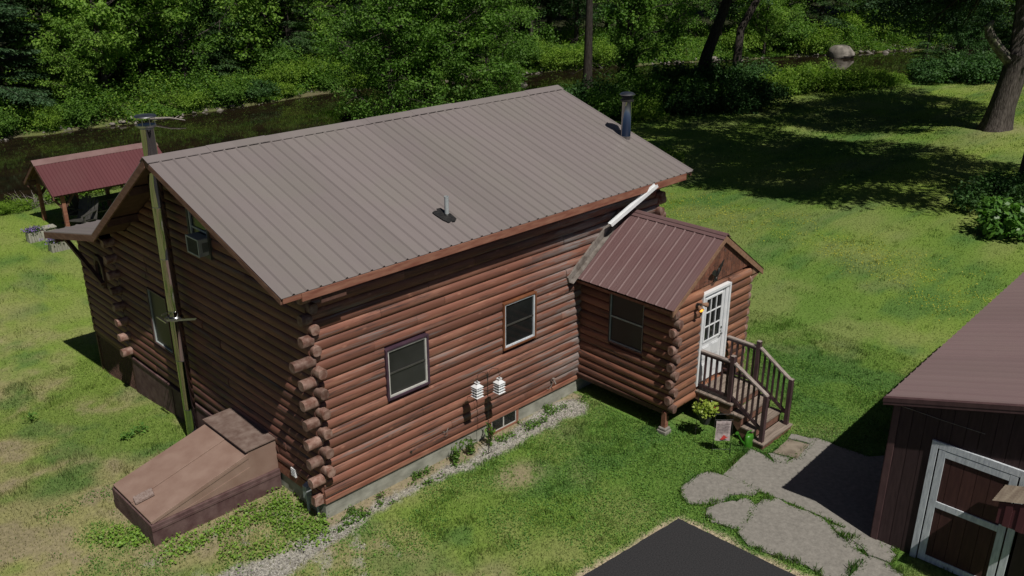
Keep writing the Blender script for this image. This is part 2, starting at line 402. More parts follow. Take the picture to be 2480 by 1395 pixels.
def window(root, ax, fixed, sgn, a0, a1, z0, z1, trim, sash, trimw=.05, sashw=.035, mid=True, label=None, proud=.085, glass='glass', midmat='screenbar'):
    q = MB(); frame4(q, ax, fixed, sgn*proud, a0, a1, z0, z1, trimw, inn=-sgn*.03)
    w = tag(q.build('window', M[trim], root, bevel=.004), label)
    b0, b1, c0, c1 = a0+trimw, a1-trimw, z0+trimw, z1-trimw
    q = MB(); frame4(q, ax, fixed, sgn*(proud-.018), b0, b1, c0, c1, sashw, inn=sgn*.02)
    q.build('sash', M[sash], w, bevel=.003)
    d = fixed+sgn*.035
    q = MB(); e = sashw
    if ax == 'x': q.box(b0+e, b1-e, min(d, d-sgn*.02), max(d, d-sgn*.02), c0+e, c1-e)
    else: q.box(min(d, d-sgn*.02), max(d, d-sgn*.02), b0+e, b1-e, c0+e, c1-e)
    q.build('pane', M[glass], w)
    if mid:
        zm = (c0+c1)/2; q = MB(); x0, x1 = sorted((d+sgn*.002, d+sgn*.02))
        if ax == 'x': q.box(b0+e, b1-e, x0, x1, zm-.016, zm+.016)
        else: q.box(x0, x1, b0+e, b1-e, zm-.016, zm+.016)
        q.build('meeting_rail', M[midmat], w)
    return w

# ---------------------------------------------------------------- the log cabin
XE = 9.5; YB = 7.95; Z0 = .374
RX0, RX1, YE, ZE, YR, ZR, YP, ZP = -.715, 10.21, -.466, 4.668, 3.858, 6.098, 7.15, 3.876
SL = (ZR-ZE)/(YR-YE); SB = (ZR-ZP)/(YP-YR); YO, ZO = 10.30, 3.20; SP = (ZP-ZO)/(YO-YP)
cabin = empty('log_cabin', (0, 0, 0), 'reddish brown log cabin with a long taupe ribbed metal roof and small entry wing', 'log cabin')
W1 = (1.455, 2.455, 1.875, 2.915); W2 = (4.416, 5.378, 1.877, 2.925); GW = (5.42, 6.34, 1.42, 2.74)
AW = (3.05, 3.86, 4.22, 5.20)
m = MB()
rz = lambda y: (ZE+SL*(y-YE) if y < YR else (ZR-SB*(y-YR) if y < YP else ZP-SP*(y-YP)))-.10
m.box(0.03, XE, .03, .2, Z0+.02, 4.42)
log_wall(m, 'x', 0, -1, Z0+.06, 22, -.01, XE+.06, [(W1[0]+.02, W1[1]-.02, W1[2], W1[3]), (W2[0]+.02, W2[1]-.02, W2[2], W2[3])], seed=3, ztop=4.45)
m.build('front_wall', M['logx'], cabin, smooth=True, ang=50)
m = MB(); m.tone = .8
m.box(-.012, XE+.02, -.05, .05, Z0-.03, Z0+.062)
m.build('skirt_board', M['fascia'], cabin, bevel=.006)
m = MB()
m.prism([(.02, 0.02, Z0+.03), (.02, YB, Z0+.03), (.02, YB, rz(YB)), (.02, YR, rz(YR)), (.02, 0.02, rz(0.02))], (.15, 0, 0))
inv_lo = lambda z: max(.0, YE+(z+.10-ZE)/SL) if z > rz(0) else -.01
inv_hi = lambda z: (YR+(ZR-.1-z)/SB) if z > ZP-.1 else YB
log_wall(m, 'y', 0, -1, Z0+H, 30, inv_lo, lambda z: min(inv_hi(z), YB), [(GW[0]+.02, GW[1]-.02, GW[2], GW[3]), (AW[0]+.02, AW[1]-.02, AW[2], AW[3])], seed=5)
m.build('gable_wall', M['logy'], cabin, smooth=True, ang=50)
m = MB(); m.box(-.035, .04, .0, 2.0, Z0-.03, Z0+H-.01); m.build('gable_skirt_board', M['fascia'], cabin, bevel=.006)
m = MB()
m.prism([(XE, 0.02, 0), (XE, YB, -.6), (XE, YB, rz(YB)), (XE, YR, rz(YR)), (XE, 0.02, rz(0.02))], (-.15, 0, 0))
log_wall(m, 'y', XE, 1, Z0+H, 30, inv_lo, lambda z: min(inv_hi(z), YB), seed=6)
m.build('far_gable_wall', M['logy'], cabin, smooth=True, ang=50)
m = MB(); m.box(0.2, XE-.15, YB-.15, YB, -.6, 3.4); log_wall(m, 'x', YB, 1, Z0, 15, 3.3, XE, seed=8); m.build('rear_wall', M['logx'], cabin, smooth=True, ang=50)
# foundation
m = MB(); m.box(.0, XE, .0, .25, -.4, Z0-.03); m.box(.0, .25, .25, YB, -.9, Z0-.03); m.box(XE-.25, XE, .25, YB, -.9, Z0-.03)
m.build('foundation', M['concrete'], cabin, bevel=.008)
m = MB(); m.box(-.04, .0, 3.62, 7.98, -.75, .44)
m.prism([(-.06, 3.62, .44), (-.06, 7.98, .44), (-.06, 7.98, .50), (-.06, 3.62, .50)], (.06, 0, 0)); m.box(-.055, -.04, 5.9, 5.96, -.7, .43)
m.build('foundation_panel', M['bulkbase'], cabin, bevel=.004)
# stubs of the crossing logs at the corners
m = MB()
for k in range(22):
    z = Z0+.06+H*(k+.5)-.03
    if z > 4.4: break
    if k % 2 == 0 and k > 0:
        L = {2: .27, 4: .27, 6: .28, 8: .27, 10: .28, 12: .27, 14: .40, 16: .20, 18: .17, 20: .16}.get(k, .2)
        log_end(m, 'x', -.015, z, -L, .02, .18, seed=k); log_end(m, 'x', .02, z, XE-.02, XE+.30+.02*(k % 3), .18, seed=k+50)
    elif k > 1:
        L = .24 if k < 15 else .13
        log_end(m, 'y', .04, z, -L, .02, .17, seed=k+20)
        log_end(m, 'y', XE-.02, z, -.2, .02, .17, seed=k+90)
m.mark(); m.box(-.20, -.01, .0, .14, Z0-.02, Z0+.17)
m.each('log_end', M['logend'], cabin, smooth=True, ang=35, bevel=.006)
m = MB()
for k in range(18):
    z = Z0+H*(k+.5)+.02
    if z > 3.6: break
    if k % 2: log_end(m, 'x', YB-.06, z, -.28, .02, .2, seed=k+140)
m.each('log_end', M['logend'], cabin, smooth=True, ang=35, bevel=.006)
# windows
window(cabin, 'x', 0, -1, *W1, 'purple', 'offwhite', .045, .035, label='plum trimmed window with a dark insect screen', glass='screen')
window(cabin, 'x', 0, -1, *W2, 'orange', 'oldwhite', .04, .035, label='orange brown trimmed window beside the entry wing', midmat='screenbar')
window(cabin, 'y', 0, -1, *GW, 'maroon', 'tealvinyl', .03, .022, mid=False, glass='screen', label='tall window low on the shaded gable wall')
window(cabin, 'y', 0, -1, *AW, 'screenbar', 'tealvinyl', .06, .05, label='upper gable window holding the air conditioner', midmat='tealvinyl')
# basement window
q = MB(); frame4(q, 'x', 0, -.03, 4.03, 4.90, -.02, .40, .07, .07, inn=-.0); bw = tag(q.build('window', M['fascia'], cabin, bevel=.004), 'low basement window in the concrete foundation')
q = MB(); q.box(4.10, 4.83, -.012, -.004, .05, .33); q.build('pane', M['glass'], bw)
q = MB(); frame4(q, 'x', 0, -.022, 4.10, 4.83, .05, .33, .02, inn=-.013); q.box(4.44, 4.47, -.022, -.013, .07, .31); q.build('sash', M['offwhite'], bw)
# roof
m = MB(); U = Vector((0, YR-YE, ZR-ZE))
sheet(m, (RX0, YE, ZE), (RX1-RX0, 0, 0), U, rh=.028, sag=.006)
m.build('roof', M['roof'], cabin)
roof = [o for o in cabin.children if o.name.startswith('roof')][0]
m = MB(); sheet(m, (RX1, YP, ZP), (RX0-RX1, 0, 0), (0, YR-YP, ZR-ZP)); sheet(m, (RX1, YO, ZO), (RX0-RX1, 0, 0), (0, YP-YO, ZP-ZO)); m.build('rear_roof', M['roof'], cabin)
m = MB()
for (a, b), (c, d) in (((YE, ZE), (YR, ZR)), ((YR, ZR), (YP, ZP)), ((YP, ZP), (YO, ZO))):
    e0 = .02 if a == YE else 0
    m.prism([(RX0+.03, a+e0, b-.012), (RX0+.03, c, d-.012), (RX0+.03, c, d-.05), (RX0+.03, a+e0, b-.05)], (RX1-RX0-.06, 0, 0))
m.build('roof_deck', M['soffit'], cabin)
m = MB()
cw = .20
for j in range(9):
    x0 = RX0-.02+(RX1-RX0+.04)*j/9; x1 = RX0-.02+(RX1-RX0+.04)*(j+1)/9+.02; h = .006*math.sin(j*1.7)+.030+.002*(j % 2)
    a = Vector((x0, YR-cw, ZR-cw*SL+h)); b = Vector((x0, YR, ZR+h+.008)); c = Vector((x0, YR+cw*.7, ZR-cw*.7*SB+h))
    d = Vector((0, 0, -.012))
    m.prism([a, b, c, c+d, b+d, a+d], (x1-x0, 0, 0))
m.build('ridge_cap', M['roof'], roof)
m = MB()
m.box(RX0+.03, RX0+.36, YE+.005, YE+.035, ZE-.10, ZE-.012); m.box(RX0+.36, 4.0, YE-.008, YE+.03, ZE-.155, ZE-.016); m.box(4.0, 9.95, YE-.004, YE+.03, ZE-.165, ZE-.014)
m.build('eave_fascia', M['fascia'], cabin, bevel=.004)
m = MB()
m.prism([(RX0+.0, YE+.04, ZE-.02), (RX0+.0, YR, ZR-.02), (RX0+.0, YR, ZR-.13), (RX0+.0, YE+.04, ZE-.12)], (.035, 0, 0))
m.mark(); m.prism([(RX0-.008, YR, ZR-.0), (RX0-.008, YP, ZP-.0), (RX0-.008, YP-.02, ZP-.16), (RX0-.008, YR, ZR-.17)], (.04, 0, 0))
m.mark(); m.prism([(RX0-.004, YP, ZP), (RX0-.004, YO, ZO), (RX0-.004, YO, ZO-.15), (RX0-.004, YP, ZP-.15)], (.036, 0, 0))
m.mark(); m.prism([(RX1-.035, YE+.04, ZE-.02), (RX1-.035, YR, ZR-.02), (RX1-.035, YR, ZR-.13), (RX1-.035, YE+.04, ZE-.12)], (.035, 0, 0))
m.each('rake_board', M['rake'], cabin, bevel=.003)
m = MB(); m.box(-.55, 9.4, YO-.25, YO-.13, ZO-.24, ZO-.08)
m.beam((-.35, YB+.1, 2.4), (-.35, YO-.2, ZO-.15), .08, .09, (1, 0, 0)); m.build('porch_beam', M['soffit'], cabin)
m = MB(); m.box(.02, .5, YE+.05, YE+.09, ZE-.3, ZE-.1)
for y in (1.2, 3.0, 4.9, 6.3): m.mark(); m.box(RX0+.04, 0.0, y-.04, y+.04, rz(y)-.10, rz(y)+.045)
m.each('rake_lookout', M['soffit'], cabin)
# porch room behind, raised over lattice
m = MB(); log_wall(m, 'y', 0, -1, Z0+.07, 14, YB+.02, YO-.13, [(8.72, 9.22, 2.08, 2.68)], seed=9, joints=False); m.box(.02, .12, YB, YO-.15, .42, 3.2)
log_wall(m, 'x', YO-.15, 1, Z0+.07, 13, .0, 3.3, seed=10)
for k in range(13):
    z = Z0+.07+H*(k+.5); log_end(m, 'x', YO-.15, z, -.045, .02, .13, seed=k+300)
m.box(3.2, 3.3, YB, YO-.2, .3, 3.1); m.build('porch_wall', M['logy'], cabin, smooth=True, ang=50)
q = MB(); c = (8.97, 2.38); pts = lambda r, d: [(d, c[0]+r*.78*math.cos(math.pi/4*i+math.pi/8), c[1]+r*1.2*math.sin(math.pi/4*i+math.pi/8)) for i in range(8)]
a, b = pts(.36, -.09), pts(.25, -.09)
for i in range(8):
    j = (i+1) % 8; q.prism([a[i], a[j], b[j], b[i]], (.09, 0, 0))
ow = tag(q.build('window', M['maroon'], cabin, bevel=.004), 'octagonal window in the porch end wall')
q = MB(); q.prism(pts(.25, -.03), (.02, 0, 0)); q.build('pane', glass_mat('curtained_pane', (.09, .085, .05), .3) if False else M['glass'], ow)
m = MB()
m.box(-.02, .02, YB+.03, YO-.15, .36, .45); m.box(-.02, .02, YB+.03, YO-.15, -.70, -.60); m.box(-.03, .03, YO-.2, YO-.12, -.8, .4); m.box(-.03, .03, YB+.03, YB+.1, -.8, .4)
for i in range(30):
    y0 = YB-.9+i*.11
    for s in (1, -1):
        ya, yb2 = (y0, y0+1.0) if s > 0 else (y0+1.0, y0)
        p = []
        for (y, z) in ((ya, -.62), (yb2, .38)): p.append((y, z))
        # clip to panel
        (A, za), (B, zb) = p; lo_, hi_ = YB+.05, YO-.2
        def cl(A, za, B, zb):
            if A > B: A, za, B, zb = B, zb, A, za
            if B <= lo_ or A >= hi_: return None
            if A < lo_: za += (zb-za)*(lo_-A)/(B-A); A = lo_
            if B > hi_: zb = za+(zb-za)*(hi_-A)/(B-A); B = hi_
            return A, za, B, zb
        r = cl(A, za, B, zb)
        if r: m.beam((-.004*s, r[0], r[1]), (-.004*s, r[2], r[3]), .007, .035, (0, -(r[3]-r[1]), (r[2]-r[0])))
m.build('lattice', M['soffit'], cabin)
# dryer vent, conduit, hooks, spigot
m = MB(); frame4(m, 'y', -.036, -.035, .84, .98, .51, .68, .015); m.box(-.05, -.036, .855, .965, .525, .665)
for i in range(4): m.prism([(-.05, .855, .53+.035*i), (-.05, .965, .53+.035*i), (-.075, .965, .535+.035*i), (-.075, .855, .535+.035*i)], (0, 0, .006))
m.build('louvre_vent', M['white'], cabin)
m = MB(); m.tube([(-.10, .42, -.05), (-.10, .42, .25)], .028, 10); m.tube([(-.10, .42, .24), (-.10, .42, .30)], .036, 10)
m.box(-.15, -.045, .36, .48, .30, .56); m.prism([(-.15, .36, .56), (-.15, .48, .56), (-.045, .48, .60), (-.045, .36, .60)], (0, 0, .012)); m.tube([(-.06, .17, -.05), (-.06, .17, .34)], .018, 8)
m.build('conduit', M['pvc'], cabin, smooth=True)
m = MB(); m.tube([(5.90, -.05, .66), (5.90, -.15, .66), (5.90, -.19, .60)], .014, 8); m.tube([(5.90, -.12, .66), (5.90, -.12, .71)], .008, 6); m.lathe((5.90, -.12, .71), [(.03, 0), (.035, .006), (.03, .012)], 10)
m.tube([(5.72, -.085, .52), (5.78, -.09, .49), (5.86, -.09, .52), (5.90, -.085, .60)], .006, 6)
m.build('spigot', M['flash'], cabin, smooth=True)
m = MB(); hk = on('y', -.085, 1080, 1045)
m.tube([hk+Vector((-.07, .01, .02)), hk+Vector((0, -.015, -.01)), hk+Vector((.07, .01, .05))], .006, 6); m.tube([hk+Vector((.04*math.cos(a/8*6.28), -.0, -.06+.045*math.sin(a/8*6.28))) for a in range(9)], .004, 6)
m.build('wire_hook', M['flash'], cabin)
m = MB(); hc = on('y', -.06, 996, 1094); m.tube([hc+Vector((0, .01, 0)), hc+Vector((0, -.012, 0))], .022, 10); m.build('round_plug', M['black'], cabin)

# stovepipe on the shaded gable
def pipe_cap(mb, c, z, r, R1):
    for i in range(8):
        a = math.pi/4*i; mb.tube([(c[0]+R1*.9*math.cos(a), c[1]+R1*.9*math.sin(a), z+.02), (c[0]+R1*.9*math.cos(a), c[1]+R1*.9*math.sin(a), z+.19)], .006, 5)
    mb.lathe((c[0], c[1], z), [(r, -.02), (R1*.92, 0), (R1*.95, .035), (R1*.88, .04), (r, .03)], 28)
px, py = -.30, 4.5
m = MB(); prof = []
z = -.35
zs = [-.35, .62, 1.75, 2.85, 3.95, 5.0, 6.50]
for a, b in zip(zs, zs[1:]): prof += [(.125, a), (.125, b-.02), (.128, b-.016), (.128, b-.004), (.125, b)]
m.lathe((px, py, 0), prof, 32); sp = m.build('stovepipe', M['steel'], cabin, smooth=True, ang=60)
m = MB(); pipe_cap(m, (px, py), 6.52, .125, .185); m.lathe((px, py, 6.70), [(.195, 0), (.20, .012), (.185, .03), (.02, .045)], 28); m.build('rain_cap', M['galv'], sp, smooth=True, ang=50)
m = MB(); zb = 2.66
m.beam((-.02, py-.34, zb), (px-.22, py-.02, zb+.02), .012, .045); m.beam((-.02, py+.34, zb+.02), (px-.22, py+.02, zb+.04), .012, .045)
m.beam((px-.28, py-.20, zb+.05), (px-.28, py+.20, zb+.05), .04, .03); m.beam((px-.20, py-.20, zb+.06), (px+.0, py-.24, zb+.06), .012, .03); m.beam((px-.2, py+.2, zb+.06), (px, py+.24, zb+.06), .012, .03)
m.lathe((px, py, zb-.02), [(.142, 0), (.15, .002), (.15, .05), (.142, .052)], 28)
m.build('wall_bracket', M['galv'], sp)
m = MB(); m.tube([(px, py, .05), (px+.1, py-.35, .05), (0.0, py-.42, .05)], .11, 14); m.build('cleanout_elbow', M['steel'], sp, smooth=True)
# second stovepipe through the far end of the roof
c2 = (9.83, 1.262); rzz = ZE+SL*(c2[1]-YE)
m = MB(); m.lathe((c2[0], c2[1], 0), [(.118, rzz-.05), (.118, rzz+.03), (.122, rzz+.035), (.122, rzz+.05), (.117, rzz+.055), (.117, 6.12)], 28); sp2 = m.build('stovepipe', M['steel'], cabin, smooth=True, ang=60)
tag(sp2, 'short silver stovepipe standing at the far end of the roof')
m = MB(); m.lathe((c2[0], c2[1], 6.10), [(.12, 0), (.155, .01), (.155, .05), (.12, .055), (.12, .10), (.15, .11), (.14, .14)], 28); m.build('cap_collar', M['black'], sp2, smooth=True, ang=40)
m = MB(); m.lathe((c2[0], c2[1], 6.26), [(.185, 0), (.188, .01), (.14, .045), (.06, .062), (.01, .066)], 28); m.build('rain_cap', M['galv'], sp2, smooth=True, ang=60)
# vent pipe
c3 = (3.32, .31); rz3 = ZE+SL*(c3[1]-YE)
m = MB(); n_ = Vector((0, -SL, 1)).normalized(); u_ = Vector((0, 1, SL)).normalized(); x_ = Vector((1, 0, 0)); o_ = Vector((3.28, .30, ZE+SL*(.30-YE)+.024))
pp = [(-.20, .10), (-.20, .20), (-.12, .22), (-.04, .21), (-.02, .27), (.10, .26), (.12, .05), (.16, .02), (.15, -.18), (.05, -.24), (-.12, -.22), (-.17, -.1)]
m.prism([o_+x_*a*.85+u_*b*.95 for a, b in pp], n_*.006); fb = m.build('tarred_flashing', M['black'], cabin)
m = MB(); m.lathe((c3[0], c3[1], rz3), [(.065, .0), (.06, .03), (.034, .06)], 16); m.build('boot', M['black'], fb, smooth=True)
m = MB(); m.lathe((c3[0], c3[1], rz3), [(.042, -.02), (.042, .36), (.044, .36), (.044, .385), (.034, .385), (.034, .28)], 16); m.build('vent_pipe', M['pvc'], cabin, smooth=True, ang=50)

# ---------------------------------------------------------------- entry wing
VX0, VX1, VY, VZ = 6.78, 9.45, -2.61, .53
VXE, VZE, VXR, VZR, VXF, VYF = 6.545, 2.915, 8.262, 4.09, 9.925, -2.69
VS = (VZR-VZE)/(VXR-VXE); VS2 = (VZR-VZE)/(VXF-VXR)
D = (7.60, 8.645, .835, 2.955); VW = (-1.83, -.90, 1.60, 2.82)
m = MB()
sh = lambda y: (y-VY)*.036
zr = lambda x: min(VZE+VS*(x-VXE), VZR-VS2*(x-VXR))-.08
log_wall(m, 'y', VX0, -1, VZ, 12, VY, -.03, [(VW[0], VW[1], VW[2], VW[3])], shear=sh, seed=21, joints=False, bulge=.058)
m.prism([(VX0+.02, VY+.02, VZ), (VX0+.12, -.03, VZ), (VX0+.2, -.03, VZ), (VX0+.15, VY+.02, VZ)], (0, 0, 2.35))
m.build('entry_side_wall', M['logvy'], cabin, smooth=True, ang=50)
m = MB(); log_wall(m, 'x', VY, -1, VZ, 14, lambda z: VX0 if z < 2.85 else VXE+(z+.1-VZE)/VS+.02, lambda z: VX1 if z < 2.85 else min(VX1, VXR+(VZR-.1-z)/VS2), [(D[0]+.02, D[1]-.02, D[2], D[3])], seed=23, joints=False, bulge=.058, ztop=3.1)
m.prism([(VX0, VY+.02, VZ), (VX1, VY+.02, VZ), (VX1, VY+.02, 2.8), (VXR, VY+.02, zr(VXR)), (VX0, VY+.02, 2.8)], (0, .1, 0))
m.build('entry_front_wall', M['logvx'], cabin, smooth=True, ang=50)
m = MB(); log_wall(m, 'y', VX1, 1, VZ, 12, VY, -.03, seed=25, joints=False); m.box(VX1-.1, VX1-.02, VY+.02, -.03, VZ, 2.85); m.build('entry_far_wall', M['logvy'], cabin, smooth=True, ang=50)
m = MB(); zb0 = VZ+H*13.5-.02
xs = [VX0+.55+i*.17 for i in range(20)]
for x in [7.0+i*.165 for i in range(16)]:
    a, b = x+.004, x+.161
    za, zb_ = zr(a)+.0, zr(b)+.0
    if max(za, zb_) < zb0+.04: continue
    m.tone = random.random(); pts = [(a, VY-.01, zb0), (b, VY-.01, zb0)]
    if zb_ > zb0: pts.append((b, VY-.01, zb_))
    if a < VXR < b: pts.append((VXR, VY-.01, zr(VXR)))
    if za > zb0: pts.append((a, VY-.01, za))
    if len(pts) > 2: m.prism(pts, (0, .03, 0))
m.build('gable_boards', M['logvy'], cabin)
m = MB(); m.box(VX0-.02, VX1+.02, VY+.0, -.02, VZ-.03, VZ-.005); m.box(VX0+.0, VX0+.05, VY+.05, -.02, VZ-.12, VZ-.03); m.build('entry_floor', M['soffit'], cabin)
m = MB()
for k in range(12):
    z = VZ+H*(k+.5)
    if k % 2 == 1: log_end(m, 'x', VY+.0, z, VX0-.13, VX0+.02, .15, seed=k+400); log_end(m, 'x', VY+.02, z, VX1, VX1+.10, .14, seed=k+410)
    else: log_end(m, 'y', VX0+.01, z, VY-.12, VY+.02, .15, seed=k+420); log_end(m, 'y', VX1+.05, z, VY-.03, VY+.02, .17, seed=k+430)
m.each('log_end', M['logend'], cabin, smooth=True, ang=35, bevel=.005)
m = MB(); sheet(m, (VXE, -.06, VZE), (0, VYF+.06, 0), (VXR-VXE, 0, VZR-VZE), .2443, .016, 'rib2'); sheet(m, (VXF, VYF, VZE), (0, -VYF-.06, 0), (VXR-VXF, 0, VZR-VZE), .2443, .019, 'rib2')
vr = m.build('entry_roof', M['vroof'], cabin)
m = MB(); m.prism([(VXE+.02, VYF+.02, VZE-.01), (VXR, VYF+.02, VZR-.01), (VXF-.02, VYF+.02, VZE-.01), (VXF-.02, VYF+.02, VZE-.045), (VXR, VYF+.02, VZR-.045), (VXE+.02, VYF+.02, VZE-.045)], (0, -VYF-.08, 0)); m.build('entry_roof_deck', M['soffit'], cabin)
m = MB(); w_ = .13
m.prism([(VXR-w_, VYF-.015, VZR-w_*VS+.027), (VXR-w_*.5, VYF-.015, VZR-w_*.5*VS+.032), (VXR-.02, VYF-.015, VZR+.035), (VXR+.02, VYF-.015, VZR+.035), (VXR+w_, VYF-.015, VZR-w_*VS2+.027), (VXR+w_, VYF-.015, VZR-w_*VS2+.02), (VXR, VYF-.015, VZR+.018), (VXR-w_, VYF-.015, VZR-w_*VS+.02)], (0, -VYF-.13, 0))
for s in (1, -1): m.tube([(VXR+s*w_*.5, VYF-.01, VZR-w_*.5*VS+.04), (VXR+s*w_*.5, -.15, VZR-w_*.5*VS+.04)], .008, 5)
m.build('ridge_cap', M['vroof'], vr)
m = MB()
for (xa, za), (xb, zb_) in (((VXE, VZE), (VXR, VZR)), ((VXF, VZE), (VXR, VZR))):
    s = 1 if xa < xb else -1
    m.prism([(xa, VYF+.006, za-.02), (xb, VYF+.006, zb_-.02), (xb, VYF+.006, zb_-.155), (xa+s*.0, VYF+.006, za-.14)], (0, .035, 0))
m.prism([(VX1+.12, VY-.03, VZE+.17), (VX1+.40, VY-.03, VZE-.045), (VX1+.40, VY-.03, VZE-.08), (VX1+.05, VY-.03, VZE-.20), (VX1+.05, VY-.03, VZE+.17)], (0, .03, 0))
m.build('entry_rake_board', M['vrake'], cabin, bevel=.003)
m = MB(); m.box(VXE+.02, VXE+.045, VYF+.05, -.08, VZE-.10, VZE-.01); m.mark(); m.box(VX1+.05, VXF-.02, VYF+.05, -.08, VZE-.075, VZE-.05); m.box(VX1+.045, VX1+.07, VYF+.05, -.05, VZE-.2, VZE+.17); m.each('entry_soffit', M['fascia'], cabin)
# window on the wing (follows the slightly skewed wall)
vw = window(cabin, 'y', VX0+.055, -1, *VW, 'maroon', 'tealvinyl', .02, .022, mid=True, label='screened window in the shaded side of the entry wing', proud=.08, midmat='tealvinyl', glass='screen')
# wall flashing beside the wing roof
m = MB()
def fl(x): return VZE+VS*(x-VXE)
path = [(VXE-.16, .0), (6.9, .02), (7.25, .02), (7.6, .02), (8.05, .02)]
for (xa, ea), (xb, eb) in zip(path, path[1:]):
    za, zb_ = fl(xa), fl(xb)
    wa = .12+.05*random.random()
    m.prism([(xa, -.085, za+.03), (xb, -.085, zb_+.03), (xb-.05, -.09, zb_+.12+wa*.4), (xa-.04, -.09, za+.10+wa*.4)], (0, .05, 0))
    m.prism([(xa, -.09, za+.035), (xb, -.09, zb_+.035), (xb+.0, -.20, zb_+.03), (xa+.0, -.20, za+.03)], (0, 0, .006))
m.build('wall_flashing', M['flash'], cabin)
# pier under the wing
m = MB(); m.box(6.72, 6.83, -2.56, -2.45, .14, VZ-.03); m.build('pier_post', M['fascia'], cabin, bevel=.005)
m = MB(); m.prism([(6.66, -2.62, -.1), (6.89, -2.62, -.1), (6.89, -2.39, -.1), (6.66, -2.39, -.1)], (0, 0, .18)); m.prism([(6.68, -2.60, .08), (6.87, -2.60, .08), (6.87, -2.41, .08), (6.68, -2.41, .08)], (0, 0, .06)); m.build('pier_block', M['slab'], cabin, bevel=.02)
# door
q = MB(); d0, d1, dz0, dz1 = D; yv = VY-.058-.015
def DB(mb, a, b, y0, y1, z0, z1): mb.box(a, b, y0, y1, z0, z1)
DB(q, d0, d0+.055, yv, VY+.05, dz0, dz1); DB(q, d1-.055, d1, yv, VY+.05, dz0, dz1); DB(q, d0+.055, d1-.055, yv, VY+.05, dz1-.06, dz1); DB(q, d1-.16, d1-.055, yv+.03, VY+.05, dz0, dz1-.06)
dr = tag(q.build('door', M['white'], cabin, bevel=.004), 'white nine-pane entry door at the top of the steps')
e0, e1 = d0+.058, d1-.165
q = MB(); yl = VY-.025
# leaf with raised panels and a nine-light opening
q.box(e0, e1, yl, yl+.04, dz0+.02, dz0+.98); q.box(e0, e0+.11, yl, yl+.04, dz0+.98, dz1-.065); q.box(e1-.11, e1, yl, yl+.04, dz0+.98, dz1-.065); q.box(e0+.11, e1-.11, yl, yl+.04, dz1-.16, dz1-.065)
g0, g1, h0, h1 = e0+.11, e1-.11, dz0+.98, dz1-.16
frame4(q, 'x', yl, -.02, g0-.02, g1+.02, h0-.02, h1+.02, .04)
for i in (1, 2):
    x = g0+(g1-g0)*i/3; q.box(x-.013, x+.013, yl-.012, yl+.01, h0+.02, h1-.02)
    z = h0+(h1-h0)*i/3
    for j in range(3):
        xa = g0+(g1-g0)*j/3+.014; xb = g0+(g1-g0)*(j+1)/3-.014; q.box(xa, xb, yl-.010, yl+.008, z-.013, z+.013)
for a, b in ((e0+.10, (e0+e1)/2-.04), ((e0+e1)/2+.04, e1-.10)):
    q.box(a, b, yl-.008, yl, dz0+.16, dz0+.45); q.box(a+.03, b-.03, yl-.016, yl-.008, dz0+.19, dz0+.42); q.box(a, b, yl-.008, yl, dz0+.55, dz0+.86); q.box(a+.03, b-.03, yl-.016, yl-.008, dz0+.58, dz0+.83)
q.build('door_leaf', M['white'], dr, bevel=.003)
q = MB(); q.box(g0, g1, yl+.012, yl+.025, h0, h1); q.build('pane', M['glass'], dr)
q = MB(); xk = e1-.055; q.lathe((0, 0, 0), [(.0, 0), (.0, 0)], 3) if False else None
q.tube([(xk, yl, dz0+.99), (xk, yl-.05, dz0+.99)], .02, 12); q.tube([(xk, yl-.05, dz0+.99), (xk-.09, yl-.055, dz0+.985)], .009, 8); q.tube([(xk, yl, dz0+1.13), (xk, yl-.025, dz0+1.13)], .025, 12); q.box(xk-.025, xk+.025, yl-.006, yl, dz0+.93, dz0+1.05)
q.build('handle', M['galv'], dr, smooth=True)
# porch light: two-headed floodlight
lc = on('y', VY-.10, 1693, 741)
m = MB(); m.tube([lc+Vector((0, .05, 0)), lc+Vector((0, .02, 0))], .055, 14); m.tube([lc+Vector((0, .03, 0)), lc+Vector((-.06, -.03, .02))], .02, 8); m.tube([lc+Vector((0, .03, 0)), lc+Vector((.06, -.03, .03))], .02, 8)
m.box(lc.x-.035, lc.x+.035, lc.y-.03, lc.y+.03, lc.z-.005, lc.z+.05)
wlamp = tag(m.build('floodlight', M['black'], cabin, smooth=True, ang=40), 'two-headed floodlight by the entry door with one bulb glowing amber')
def head(mb, a, d, r=.05, L=.12):
    a = Vector(a); d = Vector(d).normalized(); mb.tube([a, a+d*.03, a+d*.07, a+d*L, a+d*(L-.015)], [r*.45, r*.6, r*.95, r*1.1, r*.9], 16)
m = MB(); A1 = lc+Vector((-.06, -.03, .02)); d1_ = Vector((-.25, -.75, -.45)); head(m, A1, d1_, .055); A2 = lc+Vector((.06, -.03, .03)); d2_ = Vector((.65, -.6, -.15)); head(m, A2, d2_, .05)
m.build('lamp_head', M['vrake'], wlamp, smooth=True, ang=40)
m = MB(); q_ = d1_.normalized(); m.tube([A1+q_*.095, A1+q_*.125, A1+q_*.14], [.046, .04, .015], 14); m.build('lit_bulb', M['lamp'], wlamp, smooth=True)
